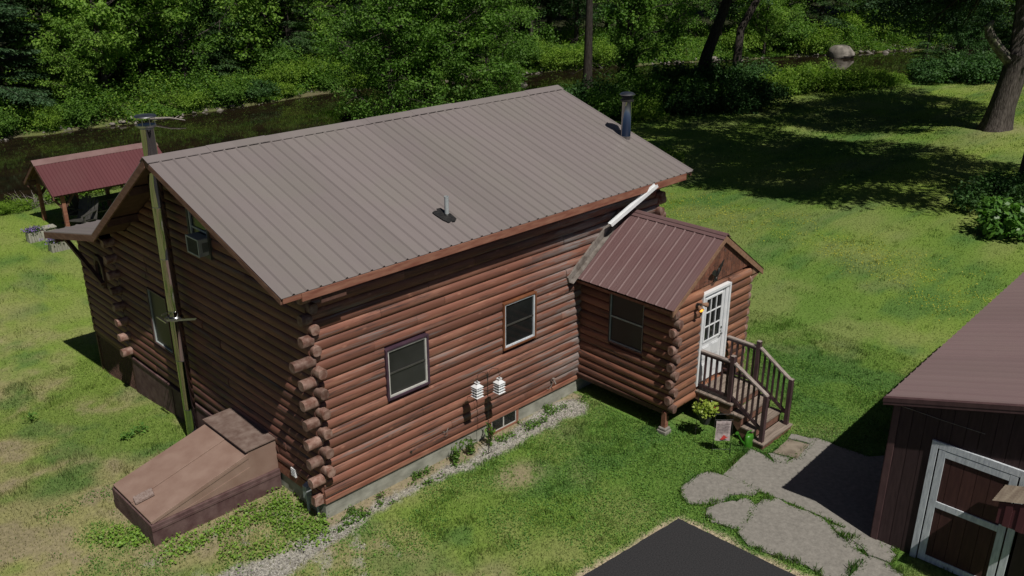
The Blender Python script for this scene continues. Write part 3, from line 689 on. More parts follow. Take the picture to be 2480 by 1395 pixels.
# ---------------------------------------------------------------- things on and around the cabin
# eagle
ec = on('y', VY-.07, 1737, 660)
m = MB(); E = lambda x, z, y=0: (ec.x+x, ec.y+y, ec.z+z)
m.tube([E(.02, .10, -.02), E(.0, .07, -.03), E(0, 0, -.02), E(-.01, -.07, 0), E(-.03, -.12, .01)], [.012, .022, .035, .028, .01], 10)
m.tube([E(.035, .095, -.035), E(.055, .085, -.045)], [.012, .002], 6)
for s, tip in ((-1, [(-.04, .05), (-.12, .10), (-.20, .09), (-.25, .04), (-.20, .02), (-.17, -.02), (-.13, -.02), (-.10, -.06), (-.05, -.04)]), (1, [(.03, .05), (.07, .12), (.13, .20), (.18, .25), (.16, .17), (.15, .13), (.12, .09), (.11, .04), (.06, -.02)])):
    m.prism([E(a, b, -.01-abs(a)*.12) for a, b in tip], (0, .014, 0))
m.prism([E(-.05, -.10), E(.02, -.10), E(.04, -.17), (E(-.02, -.19)), E(-.08, -.16)], (0, .012, 0)); m.tube([E(-.03, -.09, -.02), E(-.06, -.11, -.02)], .008, 5); m.tube([E(.03, -.08, -.02), E(.06, -.11, -.02)], .008, 5)
tag(m.build('eagle_plaque', M['black'], at=ec, smooth=True), 'black eagle with raised wings hung on the gable boards above the entry door', 'ornament')
# white gutter length
ga, gb = on('y', -.56, 1590, 449), on('y', -.27, 1478, 545)
m = MB(); d = (gb-ga).normalized(); sd_ = d.cross(Vector((0, 0, 1))).normalized(); up = sd_.cross(d).normalized()
pr = [(-.055, .045), (-.055, -.03), (.035, -.03), (.06, .03), (.06, .045), (.052, .045), (.052, .03), (.03, -.022), (-.047, -.022), (-.047, .045)]
m.prism([ga+sd_*a+up*b for a, b in pr], gb-ga); m.prism([gb+sd_*a+up*b for a, b in pr[:4]], d*.004)
tag(m.build('white_gutter', M['white'], at=gb), 'short white gutter slanting from the cabin eave down to the entry roof', 'gutter')
# air conditioner
t = empty('air_conditioner', (-.15, 3.33, 4.30), 'pale boxy air conditioner sticking out of the upper gable window', 'air conditioner')
a0, a1, c0, c1 = 3.10, 3.57, 4.30, 4.64; x0, x1 = -.28, -.03
m = MB(); m.box(x0+.02, x1, a0, a1, c0, c1); m.build('casing', M['ac'], t, bevel=.015)
m = MB(); frame4(m, 'y', x0, .02, a0-.004, a1+.004, c0-.004, c1+.004, .03); m.build('rear_frame', M['tealvinyl'], t, bevel=.004)
m = MB(); m.box(x0+.008, x0+.02, a0+.03, a1-.03, c0+.03, c1-.03)
for i in range(18): y = a0+.035+i*(a1-a0-.07)/18; m.box(x0+.002, x0+.008, y, y+.009, c0+.032, c1-.032)
m.build('rear_grille', M['acgrill'], t)
m = MB()
for i in range(7): x = x0+.08+i*.018; m.box(x, x+.009, a0-.006, a0, c0+.08, c1-.08)
m.build('side_louvre', M['acgrill'], t)
# bulkhead
bk = empty('cellar_bulkhead', (-1.3, 2.3, 0), 'low sloping steel cellar bulkhead with a maroon concrete curb against the gable', 'bulkhead')
bx, by0, by1 = -2.55, 1.44, 3.08
m = MB()
for y0, y1 in ((by0, by0+.14), (by1-.14, by1)): m.box(bx, -.04, y0, y1, -.3, .42)
m.box(bx, bx+.14, by0+.14, by1-.14, -.3, .42); m.box(bx-.0, -.04, by0-.012, by0, .30, .36)
m.build('curb', M['bulkbase'], bk, bevel=.012)
m = MB(); ya, yb = by0+.05, by1-.05; xw = -.62; zt = 1.0
for y in (yb-.02, ya): m.mark(); m.prism([(bx+.04, y, .425), (xw, y, .425), (xw, y, zt-.06)], (0, .02, 0))
m.prism([(bx+.04, ya-.012, .425), (xw, ya-.012, zt-.11), (xw, ya-.012, zt-.05), (bx+.04, ya-.012, .475)], (0, .012, 0))
m.prism([(bx+.6, ya-.008, .43), (xw-.0, ya-.008, .43), (xw, ya-.008, .70)], (0, .008, 0))
m.each('side_panel', M['bulkred'], bk)
slope = lambda x: .46+(zt-.04-.46)*(x-(bx+.02))/(xw-(bx+.02))
ymid = (ya+yb)/2
for y0, y1, o in ((ya-.01, ymid-.004, .0), (ymid+.004, yb+.01, .012)):
    m = MB(); xa, xb = bx+.02, xw
    m.prism([(xa, y0, slope(xa)+o), (xb, y0, slope(xb)+o), (xb, y1, slope(xb)+o), (xa, y1, slope(xa)+o)], (0, 0, .022))
    for y in (y0, y1-.02): m.prism([(xa, y, slope(xa)+o-.02), (xb, y, slope(xb)+o-.02), (xb, y+.02, slope(xb)+o-.02), (xa, y+.02, slope(xa)+o-.02)], (0, 0, .02))
    m.build('door', M['bulkred'], bk, bevel=.004)
m = MB(); m.box(xw+.0, -.04, ya+.0, yb-.0, .42, 1.02); m.build('head_box', M['bulkred'], bk, bevel=.004)
m = MB(); m.prism([(xw-.06, ya-.03, 1.045), (-.05, ya-.03, 1.06), (-.05, yb+.06, 1.06), (xw-.06, yb+.06, 1.045)], (0, 0, .03)); m.build('cap_board', M['bulkcap'], bk, bevel=.004)
pc = on('z', .62, 348, 1196)
m = MB(); zz = slope(pc.x)+.022; ux = Vector((1, 0, (slope(1)-slope(0)))).normalized(); uy = Vector((0, 1, 0)); q0 = Vector((pc.x, pc.y, slope(pc.x)+.038))
r1 = (ux*.97-uy*.22); r2 = (uy*.97+ux*.22)
m.prism([q0-r1*.17-r2*.10, q0+r1*.17-r2*.10, q0+r1*.17+r2*.10, q0-r1*.17+r2*.10], ux.cross(uy)*.05)
tag(m.build('paver_block', M['paver'], at=q0, bevel=.008), 'rough pinkish paver block weighing down the cellar bulkhead doors', 'paver')

# shepherd hook with two lantern-like feeders
hb = Vector((3.566, -.49, 0)); top = 1.86
f1, f2 = on('y', -.49, 1155.5, 924), on('y', -.49, 1209, 914)
t = empty('shepherd_hook', hb, 'thin black double-armed garden hook standing in the gravel by the long wall', 'garden hook')
m = MB(); m.tube([hb+Vector((0, 0, -.1)), hb+Vector((.004, 0, .9)), hb+Vector((0, 0, top))], .007, 7)
m.build('pole', M['black'], t)
for f, s in ((f1, -1), (f2, 1)):
    m = MB(); e = f+Vector((0, 0, .035)); a = hb+Vector((0, 0, top-.25)); pts = []
    cx = (a.x+e.x)/2; 
    pts = [a, hb+Vector((s*.01, 0, top-.10)), hb+Vector((s*.05, 0, top-.0)), hb+Vector((s*.12, 0, top+.04)), Vector((e.x-s*.035, e.y, max(e.z+.12, top-.02))), Vector((e.x-s*.005, e.y, e.z+.05)), e, e+Vector((s*.015, 0, .0)), e+Vector((s*.03, 0, .03)), e+Vector((s*.03, 0, .05))]
    m.tube(pts, .005, 6); m.build('arm', M['black'], t, smooth=True)
m = MB(); m.tube([hb+Vector((-.08, 0, .02)), hb+Vector((.08, 0, .02))], .006, 6); m.build('foot_bar', M['black'], t)
def feeder(f, label):
    t = empty('bird_feeder', f+Vector((0, 0, -.33)), label, 'bird feeder', 'white tiered bird feeders on the double hook')
    w = .088; a = f.z-.045
    m = MB(); S4 = lambda z0, r0, z1, r1: m.add([(f.x+sx*r, f.y+sy*r, z) for z, r in ((z0, r0), (z1, r1)) for sx, sy in ((-1, -1), (1, -1), (1, 1), (-1, 1))], [(0, 1, 5, 4), (1, 2, 6, 5), (2, 3, 7, 6), (3, 0, 4, 7), (3, 2, 1, 0), (4, 5, 6, 7)])
    S4(a-.06, w, a-.01, .035); S4(a-.066, w+.002, a-.06, w+.002); m.build('roof', M['white'], t)
    m = MB(); S4(a-.012, .034, a+.022, .034); S4(a+.022, .044, a+.030, .044); m.build('finial', M['white'], t)
    m = MB(); S4(a+.0302, .022, a+.034, .022); m.tube([(f.x, f.y, a+.03), (f.x, f.y, f.z+.035)], .002, 5); m.build('hanger', M['black'], t)
    m = MB()
    for k in range(4):
        z = a-.105-k*.058; r = w*(1.0 if k < 3 else 1.05); frame4(m, 'x', f.y-r, .012, f.x-r, f.x+r, z, z+.0, .001) if False else None
        S4(z, r, z+.008, r-.002)
    m.build('tier', M['white'], t)
    m = MB()
    for sx, sy in ((-1, -1), (1, -1), (1, 1), (-1, 1)): m.box(f.x+sx*.062-.007, f.x+sx*.062+.007, f.y+sy*.062-.007, f.y+sy*.062+.007, a-.28, a-.06)
    for sx, sy in ((0, -1), (0, 1), (1, 0), (-1, 0)): m.box(f.x+sx*.062-.007, f.x+sx*.062+.007, f.y+sy*.062-.007, f.y+sy*.062+.007, a-.28, a-.06)
    m.build('corner_post', M['white'], t)
    m = MB(); S4(a-.278, .052, a-.07, .052); m.build('seed_tube', M['tealvinyl'], t)
feeder(f1, 'white four-tiered bird feeder on the arm nearer the plum trimmed window')
feeder(f2, 'white four-tiered bird feeder on the arm nearer the entry wing')

# ---------------------------------------------------------------- entry steps
st = empty('entry_steps', (8.2, -3.5, 0), 'weathered wooden landing and steps with plum brown railings up to the entry door', 'steps')
sx0, sx1 = 7.60, 8.80; TZ = [.745, .56, .345, .135]; TY = [-3.56, -3.83, -4.10, -4.37]
def plank(m, x0, x1, y0, y1, z, th=.034): m.tone = random.random(); m.box(x0, x1, y0, y1, z-th, z)
m = MB(); n = 7; ya, yb = VY-.05, TY[0]
for i in range(n): plank(m, sx0, sx1, yb+(ya-yb)*i/n+.003, yb+(ya-yb)*(i+1)/n-.003, TZ[0])
m.build('landing', M['deck'], st, bevel=.003)
for k in range(1, 4):
    m = MB(); y1 = TY[k-1]+.005; y0 = TY[k]; ym = (y0+y1)/2
    plank(m, sx0, sx1, y0, ym-.003, TZ[k]); plank(m, sx0, sx1, ym+.003, y1, TZ[k]); m.build('tread', M['deck'], st, bevel=.003)
for k in range(3):
    m = MB(); m.box(sx0+.03, sx1-.03, TY[k]+.025, TY[k]+.045, TZ[k+1]-.0, TZ[k]-.036); m.build('riser', M['rake'], st)
m = MB(); m.box(sx0+.03, sx1-.03, TY[3]+.02, TY[3]+.045, 0, TZ[3]-.036); m.build('riser', M['rake'], st)
for x in (sx0+.02, sx1-.06):
    m = MB(); pts = [(x, VY-.05, TZ[0]-.036), (x, TY[0]+.03, TZ[0]-.036), (x, TY[0]+.03, TZ[1]-.036), (x, TY[1]+.03, TZ[1]-.036), (x, TY[1]+.03, TZ[2]-.036), (x, TY[2]+.03, TZ[2]-.036), (x, TY[2]+.03, TZ[3]-.036), (x, TY[3]+.03, TZ[3]-.036), (x, TY[3]+.03, -.05), (x, TY[2]+.1, -.05), (x, TY[0]+.05, .45), (x, VY-.05, .55)]
    m.prism(pts, (.04, 0, 0)); m.build('stringer', M['rake'], st)
m = MB(); m.box(sx0+.06, sx0+.14, VY-.9, VY-.82, -.05, .7); m.mark(); m.box(sx1-.14, sx1-.06, VY-.9, VY-.82, -.05, .7); m.each('support_post', M['rail'], st)
PL = {}
for side, x in (('L', 7.70), ('R', 8.70)):
    mid, bot = (x, -3.44), (x, -4.26)
    for (cx, cy), z0, z1 in ((mid, .40, 1.80), (bot, .135, 1.20)):
        m = MB(); m.box(cx-.045, cx+.045, cy-.045, cy+.045, z0, z1); q = m.build('post', M['rail'], st, bevel=.005)
        m = MB(); m.box(cx-.046, cx+.046, cy-.046, cy+.046, z1, z1+.004); m.build('end_grain', M['railtop'], q)
    m = MB(); m.beam((x, VY-.065, 1.66), (x, mid[1]+.046, 1.66), .09, .036); m.build('handrail', M['railtop'], st, bevel=.004)
    m = MB(); m.beam((x, VY-.065, 1.61), (x, mid[1]+.046, 1.61), .04, .06); m.mark(); m.beam((x, VY-.065, .86), (x, mid[1]+.046, .86), .04, .06); m.each('rail', M['rail'], st)
    s0, s1 = (mid[1]-.046, 1.665), (bot[1]+.046, 1.195)
    if side == 'L': s0, s1 = (mid[1]-.046, 1.65), (bot[1]-.02, 1.205)
    m = MB(); m.beam((x, s0[0], s0[1]), (x, s1[0], s1[1]), .09, .036); m.build('handrail', M['railtop'], st, bevel=.004)
    m = MB(); m.beam((x, mid[1]-.046, .86), (x, bot[1]+.046, .40), .04, .07); m.build('rail', M['rail'], st)
    for i in range(5):
        y = VY-.19-i*.135; m = MB(); m.box(x-.019, x+.019, y-.019, y+.019, .89, 1.585); m.tone = 0; m.build('baluster', M['rail'], st)
    for i in range(5):
        f = (i+1)/6; y = mid[1]-.046+(bot[1]-mid[1]+.09)*f; zb1 = .86-.46*f; zt1 = 1.62-.45*f
        m = MB(); m.box(x-.019, x+.019, y-.019, y+.019, zb1+.02, zt1+.01); m.build('baluster', M['rail'], st)

# ---------------------------------------------------------------- hanging plant, flag, watering can
def leaf_mat(name, cols, trans=.35, rough=.5, spec=.35, attrn='lc'):
    m, nt, b = NT(name)
    c = ramp(nt, attr(nt, attrn), [(i/(len(cols)-1), x) for i, x in enumerate(cols)])
    big = noise(nt, .35, 3); v = math_(nt, 'ADD', math_(nt, 'MULTIPLY', big, .7), .65)
    tc = N(nt, 'ShaderNodeCombineColor')
    for i in range(3): nt.links.new(v, tc.inputs[i])
    c = mixc(nt, 1., c, tc.outputs[0], 'MULTIPLY')
    nt.links.new(c, b.inputs['Base Color']); setb(b, rough, 0, spec)
    out = nt.nodes['Material Output']; tr = N(nt, 'ShaderNodeBsdfTranslucent'); mx = N(nt, 'ShaderNodeMixShader'); mx.inputs[0].default_value = trans
    tcol = mixc(nt, 1., c, (.9, 1.15, .45), 'MULTIPLY'); nt.links.new(tcol, tr.inputs[0])
    nt.links.new(b.outputs[0], mx.inputs[1]); nt.links.new(tr.outputs[0], mx.inputs[2]); nt.links.new(mx.outputs[0], out.inputs[0])
    return m
def leaf_mesh(name, P, size, mat, parent=None, at=(0, 0, 0), up=.5, asp=.55, fold=.0, outward=None, ln=None, rgn=rng, tint=None, shape='leaf', dirv=None):
    """many small leaves: a pointed four-sided blade at every point of P"""
    n = len(P); off = np.array(wloc(parent) if parent is not None else at)
    sz = size*(.65+.7*rgn.random(n))[:, None] if np.isscalar(size) else size[:, None]
    nr = rgn.normal(size=(n, 3)); nr[:, 2] = np.abs(nr[:, 2])+up
    if outward is not None: nr += outward*1.1
    nr /= np.linalg.norm(nr, axis=1)[:, None]
    a = rgn.normal(size=(n, 3)) if dirv is None else dirv+rgn.normal(size=(n, 3))*.35
    a -= nr*(a*nr).sum(1)[:, None]; a /= np.linalg.norm(a, axis=1)[:, None]+1e-9
    b = np.cross(nr, a); Q = P-off
    dr = -nr*sz*.18
    V = np.stack([Q-a*sz*.5, Q+b*sz*asp*.5-a*sz*.05, Q+a*sz*.5+dr, Q-b*sz*asp*.5-a*sz*.05], 1).reshape(-1, 3)
    me = bpy.data.meshes.new(name); me.vertices.add(4*n); me.vertices.foreach_set('co', V.ravel().astype('f'))
    me.loops.add(4*n); me.loops.foreach_set('vertex_index', np.arange(4*n, dtype='i'))
    me.polygons.add(n); me.polygons.foreach_set('loop_start', np.arange(0, 4*n, 4, dtype='i'))
    me.update(calc_edges=True)
    at_ = me.attributes.new('lc', 'FLOAT', 'FACE')
    lc_ = (rgn.random(n) if tint is None else np.clip(tint+rgn.normal(size=n)*.16, 0, 1)); at_.data.foreach_set('value', lc_.astype('f'))
    me.materials.append(mat)
    o = bpy.data.objects.new(name, me); COL.objects.link(o)
    if parent is not None: o.parent = parent
    else: o.location = off
    return o
def ball(n, c, r, rgn=rng, flat=1.):
    v = rgn.normal(size=(n, 3)); v /= np.linalg.norm(v, axis=1)[:, None]; d = v.copy()
    v *= (rgn.random(n)**.4)[:, None]; v[:, 2] *= flat; return np.array(c)+v*r, d

L_COLEUS = leaf_mat('chartreuse_leaves', [(.20, .27, .03), (.33, .42, .06), (.50, .58, .15)])
L_WEED = leaf_mat('weed_leaves', [(.045, .10, .018), (.09, .19, .025), (.15, .27, .04)])
L_PURP = leaf_mat('purple_petals', [(.12, .06, .25), (.22, .14, .42), (.34, .26, .55)])
L_RED = leaf_mat('red_petals', [(.35, .03, .02), (.5, .06, .04), (.6, .12, .08)])
L_WHITE = leaf_mat('white_petals', [(.45, .5, .35), (.6, .62, .5), (.7, .72, .62)])
hp = G(1683, 1062)
t = empty('plant_hook', hp, 'single thin black crook pole holding the potted plant beside the steps', 'garden hook')
pt = on('x', 7.12, 1717, 1003)  # pot centre
pt = Vector((hp.x+.16, hp.y-.10, .50))
m = MB(); m.tube([hp+Vector((0, 0, -.1)), hp+Vector((0, 0, .9)), hp+Vector((0, 0, 1.25)), hp+Vector((.04, -.03, 1.36)), hp+Vector((.11, -.07, 1.36)), hp+Vector((.16, -.10, 1.26)), hp+Vector((.17, -.11, 1.12)), hp+Vector((.19, -.12, 1.10))], .006, 6); m.build('crook', M['black'], t, smooth=True)
m = MB(); m.tube([hp+Vector((-.03, 0, .25)), hp+Vector((.18, -.1, .25))], .004, 5); m.build('step_bar', M['black'], t)
t = empty('potted_plant', pt+Vector((0, 0, -.12)), 'bright chartreuse leafy plant in a dark round pot beside the entry steps', 'potted plant')
m = MB(); m.lathe(pt, [(.10, -.14), (.135, -.02), (.15, .09), (.155, .09), (.155, .11), (.14, .11), (.13, .07)], 20); m.build('pot', M['pot'], t, smooth=True, ang=40)
m = MB()
for a in (0, 2.1, 4.2): m.tube([pt+Vector((.15*math.cos(a), .15*math.sin(a), .1)), pt+Vector((0, 0, .62))], .0025, 4)
m.build('hanger', M['black'], t)
P_, d_ = ball(260, pt+Vector((0, 0, .20)), .26, flat=.7); P_ = P_[P_[:, 2] > pt.z+.02]
leaf_mesh('foliage', P_, .085, L_COLEUS, t, asp=.7)
P_, d_ = ball(22, pt+Vector((.14, -.1, .15)), .09); leaf_mesh('red_blossom', P_, .04, L_RED, t, asp=.9)
P_, d_ = ball(14, pt+Vector((.14, -.02, .2)), .14); leaf_mesh('white_blossom', P_, .03, L_WHITE, t, asp=.9)
# garden flag
fa = G(1724, 1100); ah = (Vector((CAM[0], CAM[1], 0))-Vector((fa.x, fa.y, 0))).normalized(); fr = ah.cross(Vector((0, 0, 1)))*-1; fr = (fr+ah*-.25).normalized()
if fr.dot(Vector((.7, -.7, 0))) < 0: fr = -fr
FZ = lambda s, z: fa+fr*s+Vector((0, 0, z))
t = empty('garden_flag', fa, 'small pale garden flag with dark lettering and a red bird on a black wire frame', 'garden flag')
m = MB(); m.tube([FZ(0, -.1), FZ(0, .93)], .006, 6); m.tube([FZ(.36, -.1), FZ(.36, .93)], .006, 6); m.tube([FZ(-.0, .80), FZ(.36, .80)], .006, 6); m.tube([FZ(0, .93), FZ(.36, .93)], .005, 6); m.tube([FZ(0, .12), FZ(.36, .12)], .004, 6)
for i in range(3): m.tube([FZ(.06+.12*i+.05*math.cos(a/6*math.pi), .93+.07*math.sin(a/6*math.pi)) for a in range(7)], .004, 5)
m.build('frame', M['black'], t)
FL = noisy('flag_cloth', (.36, .29, .29), (.55, .47, .46), 16, 4, .9, .1, bs=0)
nf = fr.cross(Vector((0, 0, 1))).normalized()
if nf.dot(ah) < 0: nf = -nf
m = MB(); gx, gz = 8, 10
V_ = [FZ(.03+.30*i/gx, .78-.46*j/gz)+nf*(.012*math.sin(i*1.1+j*.5)) for j in range(gz+1) for i in range(gx+1)]
m.add(V_, [(j*(gx+1)+i, j*(gx+1)+i+1, (j+1)*(gx+1)+i+1, (j+1)*(gx+1)+i) for j in range(gz) for i in range(gx)]); m.build('cloth', FL, t, smooth=True)
m = MB(); rr = random.Random(5); A_ = lambda s, z: FZ(s, z)+nf*.022
for row, (z, h) in enumerate(((.73, .035), (.675, .02), (.64, .02), (.605, .02), (.57, .02), (.535, .018))):
    s = .06+.01*(row % 2)
    while s < .30:
        w = rr.uniform(.01, .022); 
        m.tube([A_(s, z), A_(s+w*.5, z-h), A_(s+w, z-h*.2)], .0028, 4); s += w+.009
m.build('lettering', M['black'], t)
m = MB(); m.prism([A_(.16, .41), A_(.19, .46), A_(.22, .455), A_(.245, .42), A_(.285, .40), A_(.23, .385), A_(.20, .36), A_(.15, .355), A_(.13, .37)], nf*.004); m.build('red_bird', noisy('red_print', (.45, .03, .03), (.55, .06, .05), 8, 2, bs=0), t)
# watering can
wc = G(1812, 1079); t = empty('watering_can', wc, 'bright green plastic watering can in the shade beside the lowest step', 'watering can')
m = MB(); ring = [(.10, 0), (.105, .02), (.10, .22), (.085, .26), (.05, .275)]; m.lathe(wc, ring, 20)
m.v = [((x-wc.x)*1.25+wc.x, (y-wc.y)*.75+wc.y, z) for x, y, z in m.v]; m.build('body', M['plastgreen'], t, smooth=True, ang=50)
q = Vector((-.8, .25, 0)).normalized()
m = MB(); m.tube([wc+q*.10+Vector((0, 0, .06)), wc+q*.20+Vector((0, 0, .17)), wc+q*.30+Vector((0, 0, .34))], [.028, .02, .015], 10); m.build('spout', M['plastgreen'], t, smooth=True)
m = MB(); a = wc+q*.30+Vector((0, 0, .34)); m.tube([a, a+Vector((q.x*.04, q.y*.04, .05))], [.018, .04], 12); m.build('rose', M['plastgreen'], t)
m = MB(); m.tube([wc-q*.10+Vector((0, 0, .08)), wc-q*.17+Vector((0, 0, .17)), wc-q*.14+Vector((0, 0, .29)), wc-q*.04+Vector((0, 0, .35)), wc+q*.06+Vector((0, 0, .33)), wc+q*.09+Vector((0, 0, .25))], .014, 8); m.build('handle', M['plastgreen'], t, smooth=True)

# ---------------------------------------------------------------- shed
SX, SY = 6.454, -7.19; sh = empty('garden_shed', (SX, SY, 0), 'dark plum board shed with a ribbed metal roof beside the concrete path', 'shed')
rx, ey, ez, ss = 6.25, -7.05, 2.80, .30; L_ = 8.5; yr_ = -11.0
rf = lambda y: ez+ss*(ey-y)
m = MB(); d0s, d1s, dh = -7.86, -9.28, 2.29
bw_ = .203; y = SY-.10; k = 0
while y > yr_:
    m.tone = random.random(); yn = max(y-bw_, yr_)
    zlo = -.05
    a, b = y-.005, yn+.005
    if a < d0s+.06 and b > d1s-.06: zlo = dh-.05
    m.prism([(SX, a, zlo), (SX, b, zlo), (SX, b, rf(b)-.05), (SX, a, rf(a)-.05)], (.03, 0, 0))
    y = yn
m.tone = .2; m.prism([(SX+.01, SY-.02, -.1), (SX+.01, d0s+.02, -.1), (SX+.01, d0s+.02, rf(d0s)-.06), (SX+.01, SY-.02, rf(SY)-.06)], (.03, 0, 0)); m.prism([(SX+.012, d0s+.02, dh), (SX+.012, yr_, dh), (SX+.012, yr_, rf(yr_)-.06), (SX+.012, d0s+.02, rf(d0s)-.06)], (.03, 0, 0))
m.box(SX+.04, SX+L_, SY-.04, SY, -.1, 2.72); m.box(SX+.012, SX+.04, yr_, d1s-.05, -.1, dh)
m.prism([(SX+.012, yr_, -.1), (SX+.012, 2*yr_-SY, -.1), (SX+.012, 2*yr_-SY, rf(SY)-.06), (SX+.012, yr_, rf(yr_)-.06)], (.03, 0, 0)); m.box(SX+.04, SX+L_, 2*yr_-SY, 2*yr_-SY+.04, -.1, 2.72)
m.prism([(SX+L_, SY, -.1), (SX+L_, 2*yr_-SY, -.1), (SX+L_, 2*yr_-SY, 2.72), (SX+L_, yr_, rf(yr_)-.06), (SX+L_, SY, 2.72)], (.04, 0, 0))
m.build('wall', M['shedwall'], sh)
m = MB(); m.box(SX-.02, SX+.01, SY-.10, SY+.02, -.02, rf(SY)-.08); m.box(SX-.02, SX+.10, SY, SY+.02, -.02, rf(SY)-.08); m.build('corner_trim', M['maroon'], sh, bevel=.004)
m = MB(); sheet(m, (rx+L_, ey, ez), (-L_, 0, 0), (0, yr_-ey, rf(yr_)-ez), .262, .02, 'rib2'); sheet(m, (rx, 2*yr_-ey, ez), (L_, 0, 0), (0, ey-yr_, rf(yr_)-ez), .262, .02, 'rib2'); m.build('roof', M['sroof'], sh)
m = MB(); m.prism([(rx+.0, ey-.01, ez-.01), (rx, yr_, rf(yr_)-.01), (rx, yr_, rf(yr_)-.11), (rx, ey-.01, ez-.10)], (.02, 0, 0)); m.prism([(rx-.006, ey, ez+.025), (rx-.006, yr_, rf(yr_)+.025), (rx-.006, yr_, rf(yr_)-.05), (rx-.006, ey, ez-.05)], (.006, 0, 0)); m.prism([(rx-.006, ey, ez+.025), (rx-.006, yr_, rf(yr_)+.025), (rx+.07, yr_, rf(yr_)+.028), (rx+.07, ey, ez+.028)], (0, 0, -.005)); m.build('rake_trim', M['maroon'], sh)
m = MB(); m.box(rx+.02, rx+L_, ey-.03, ey-.005, ez-.11, ez-.02); m.prism([(rx+.03, ey-.03, ez-.03), (rx+.03, yr_, rf(yr_)-.03), (rx+.03, yr_, rf(yr_)-.06), (rx+.03, ey-.03, ez-.06)], (L_-.05, 0, 0)); m.build('eave_trim', M['maroon'], sh)
# doorway: white frame and a braced door
m = MB(); pw = .09
m.box(SX-.035, SX+.03, d0s-.10, d0s+.0, 0, dh); m.box(SX-.035, SX+.03, d1s, d1s+.10, 0, dh); m.box(SX-.034, SX+.03, d1s+.10, d0s-.10, dh-.12, dh); m.build('door_frame', M['oldwhite'], sh, bevel=.004)
m = MB(); y = d0s-.13
while y > d1s+.12:
    m.tone = random.random(); m.box(SX-.01, SX+.02, max(y-.2, d1s+.12), y-.006, .04, dh-.14); y -= .2
m.box(SX+.02, SX+.03, d1s+.1, d0s-.1, .02, dh-.12)
sdr = tag(m.build('door', M['sheddoor'], sh), 'dark red board door braced with weathered white boards')
m = MB(); m.box(SX-.032, SX-.01, d0s-.235, d0s-.125, .03, dh-.13); m.box(SX-.032, SX-.01, d1s+.125, d1s+.235, .03, dh-.13); m.box(SX-.030, SX-.01, d1s+.235, d0s-.235, dh-.245, dh-.13); m.box(SX-.030, SX-.01, d1s+.235, d0s-.235, 1.10, 1.215); m.box(SX-.030, SX-.01, d1s+.235, d0s-.235, .03, .15)
m.build('door_brace', M['oldwhite'], sdr, bevel=.003)
m = MB(); ca, cb_ = on('x', SX-.012, 1880+710/2.345, 800+430/2.345), on('x', SX-.012, 1880+1180/2.345, 800+597/2.345)
m.tube([ca, (ca+cb_)/2+Vector((0, 0, -.01)), cb_], .004, 5); m.build('wire', M['deadwood'], sh)
sh.rotation_euler = (0, 0, R(2.3))
# corrugated lean-to beyond the shed door
hd = empty('corrugated_hood', (5.75, -9.3, 0), 'small corrugated lean-to with red metal sides standing in front of the shed door', 'lean-to')
HX0 = 5.85; ha = on('x', HX0, 2403, 1213); HY, HZ = ha.y, ha.z; HB = on('x', HX0+.03, 2415, 1267).z
m = MB(); x0, x1, y1 = HX0, 6.42, HY; h0_, h1_ = HZ, HZ+.4
sheet(m, (x1, y1, h0_), (x0-x1, 0, 0), (0, -1.3, .45), .076, .016, 'corr'); 
m.v = [(a, b, c) for a, b, c in m.v]
m.build('roof', M['lichenroof'], hd)
m = MB(); n_ = 12; rk = lambda y: HZ+.45/1.3*(y1-y)-.02
for i in range(n_):
    ya, yb = y1-.10-1.1*i/n_, y1-.10-1.1*(i+1)/n_; o1 = .014 if i % 2 else 0
    m.prism([(x0+.03-o1, ya, HB), (x0+.03-o1, yb, HB), (x0+.03-o1, yb, rk(yb)), (x0+.03-o1, ya, rk(ya))], (.012, 0, 0))
m.build('end_panel', M['redroof'], hd)
m = MB(); m.box(x0+.05, x1, y1-.14, y1-.10, HB, HZ); m.build('side_panel', M['shedwall'], hd)
for xx in (x0+.1, x1-.1):
    m = MB(); m.box(xx-.04, xx+.04, y1-1.25, y1-1.17, 0, HZ+.35); m.build('leg', M['rail'], hd)

# ---------------------------------------------------------------- pavilion
pg = -.93
pv = empty('picnic_pavilion', (5.5, 23.5, pg), 'open timber picnic pavilion with a red corrugated gable roof near the river', 'pavilion')
pr0, pr1 = (3.60, 25.15, 1.52), (10.6, 25.15, 1.52); pe = (3.25, 22.0, .93)
yr2, zr2 = 24.2, 1.58; x0 = 3.42; L_ = 4.75
ridgeP = on('y', 24.1, 77, 392); eaveP = on('y', 22.55, 125, 478); backP = on('y', 25.65, 60, 452)
x0 = ridgeP.x; ry, rz_ = ridgeP.y, ridgeP.z; fy, fz = 22.55, eaveP.z
by_, bz_ = 2*ry-fy, fz
m = MB(); sheet(m, (x0, fy, fz), (L_, 0, 0), (0, ry-fy, rz_-fz), .13, .022, 'corr'); sheet(m, (x0+L_, by_, bz_), (-L_, 0, 0), (0, ry-by_, rz_-bz_), .13, .022, 'corr'); m.build('roof', M['redroof'], pv)
m = MB(); s_ = (rz_-fz)/(ry-fy); m.prism([(x0-.03, ry-.22, rz_-.22*s_+.035), (x0-.03, ry, rz_+.05), (x0-.03, ry+.22, rz_-.22*s_+.035), (x0-.03, ry+.22, rz_-.22*s_+.02), (x0-.03, ry, rz_+.035), (x0-.03, ry-.22, rz_-.22*s_+.02)], (L_+.06, 0, 0)); m.build('ridge_cap', M['redcap'], pv)
m = MB()
for xx in (x0+.01, x0+L_-.05):
    m.mark()
    m.prism([(xx, fy, fz-.02), (xx, ry, rz_-.02), (xx, ry, rz_-.17), (xx, fy, fz-.15)], (.04, 0, 0)); m.prism([(xx, by_, bz_-.02), (xx, ry, rz_-.02), (xx, ry, rz_-.17), (xx, by_, bz_-.15)], (.04, 0, 0))
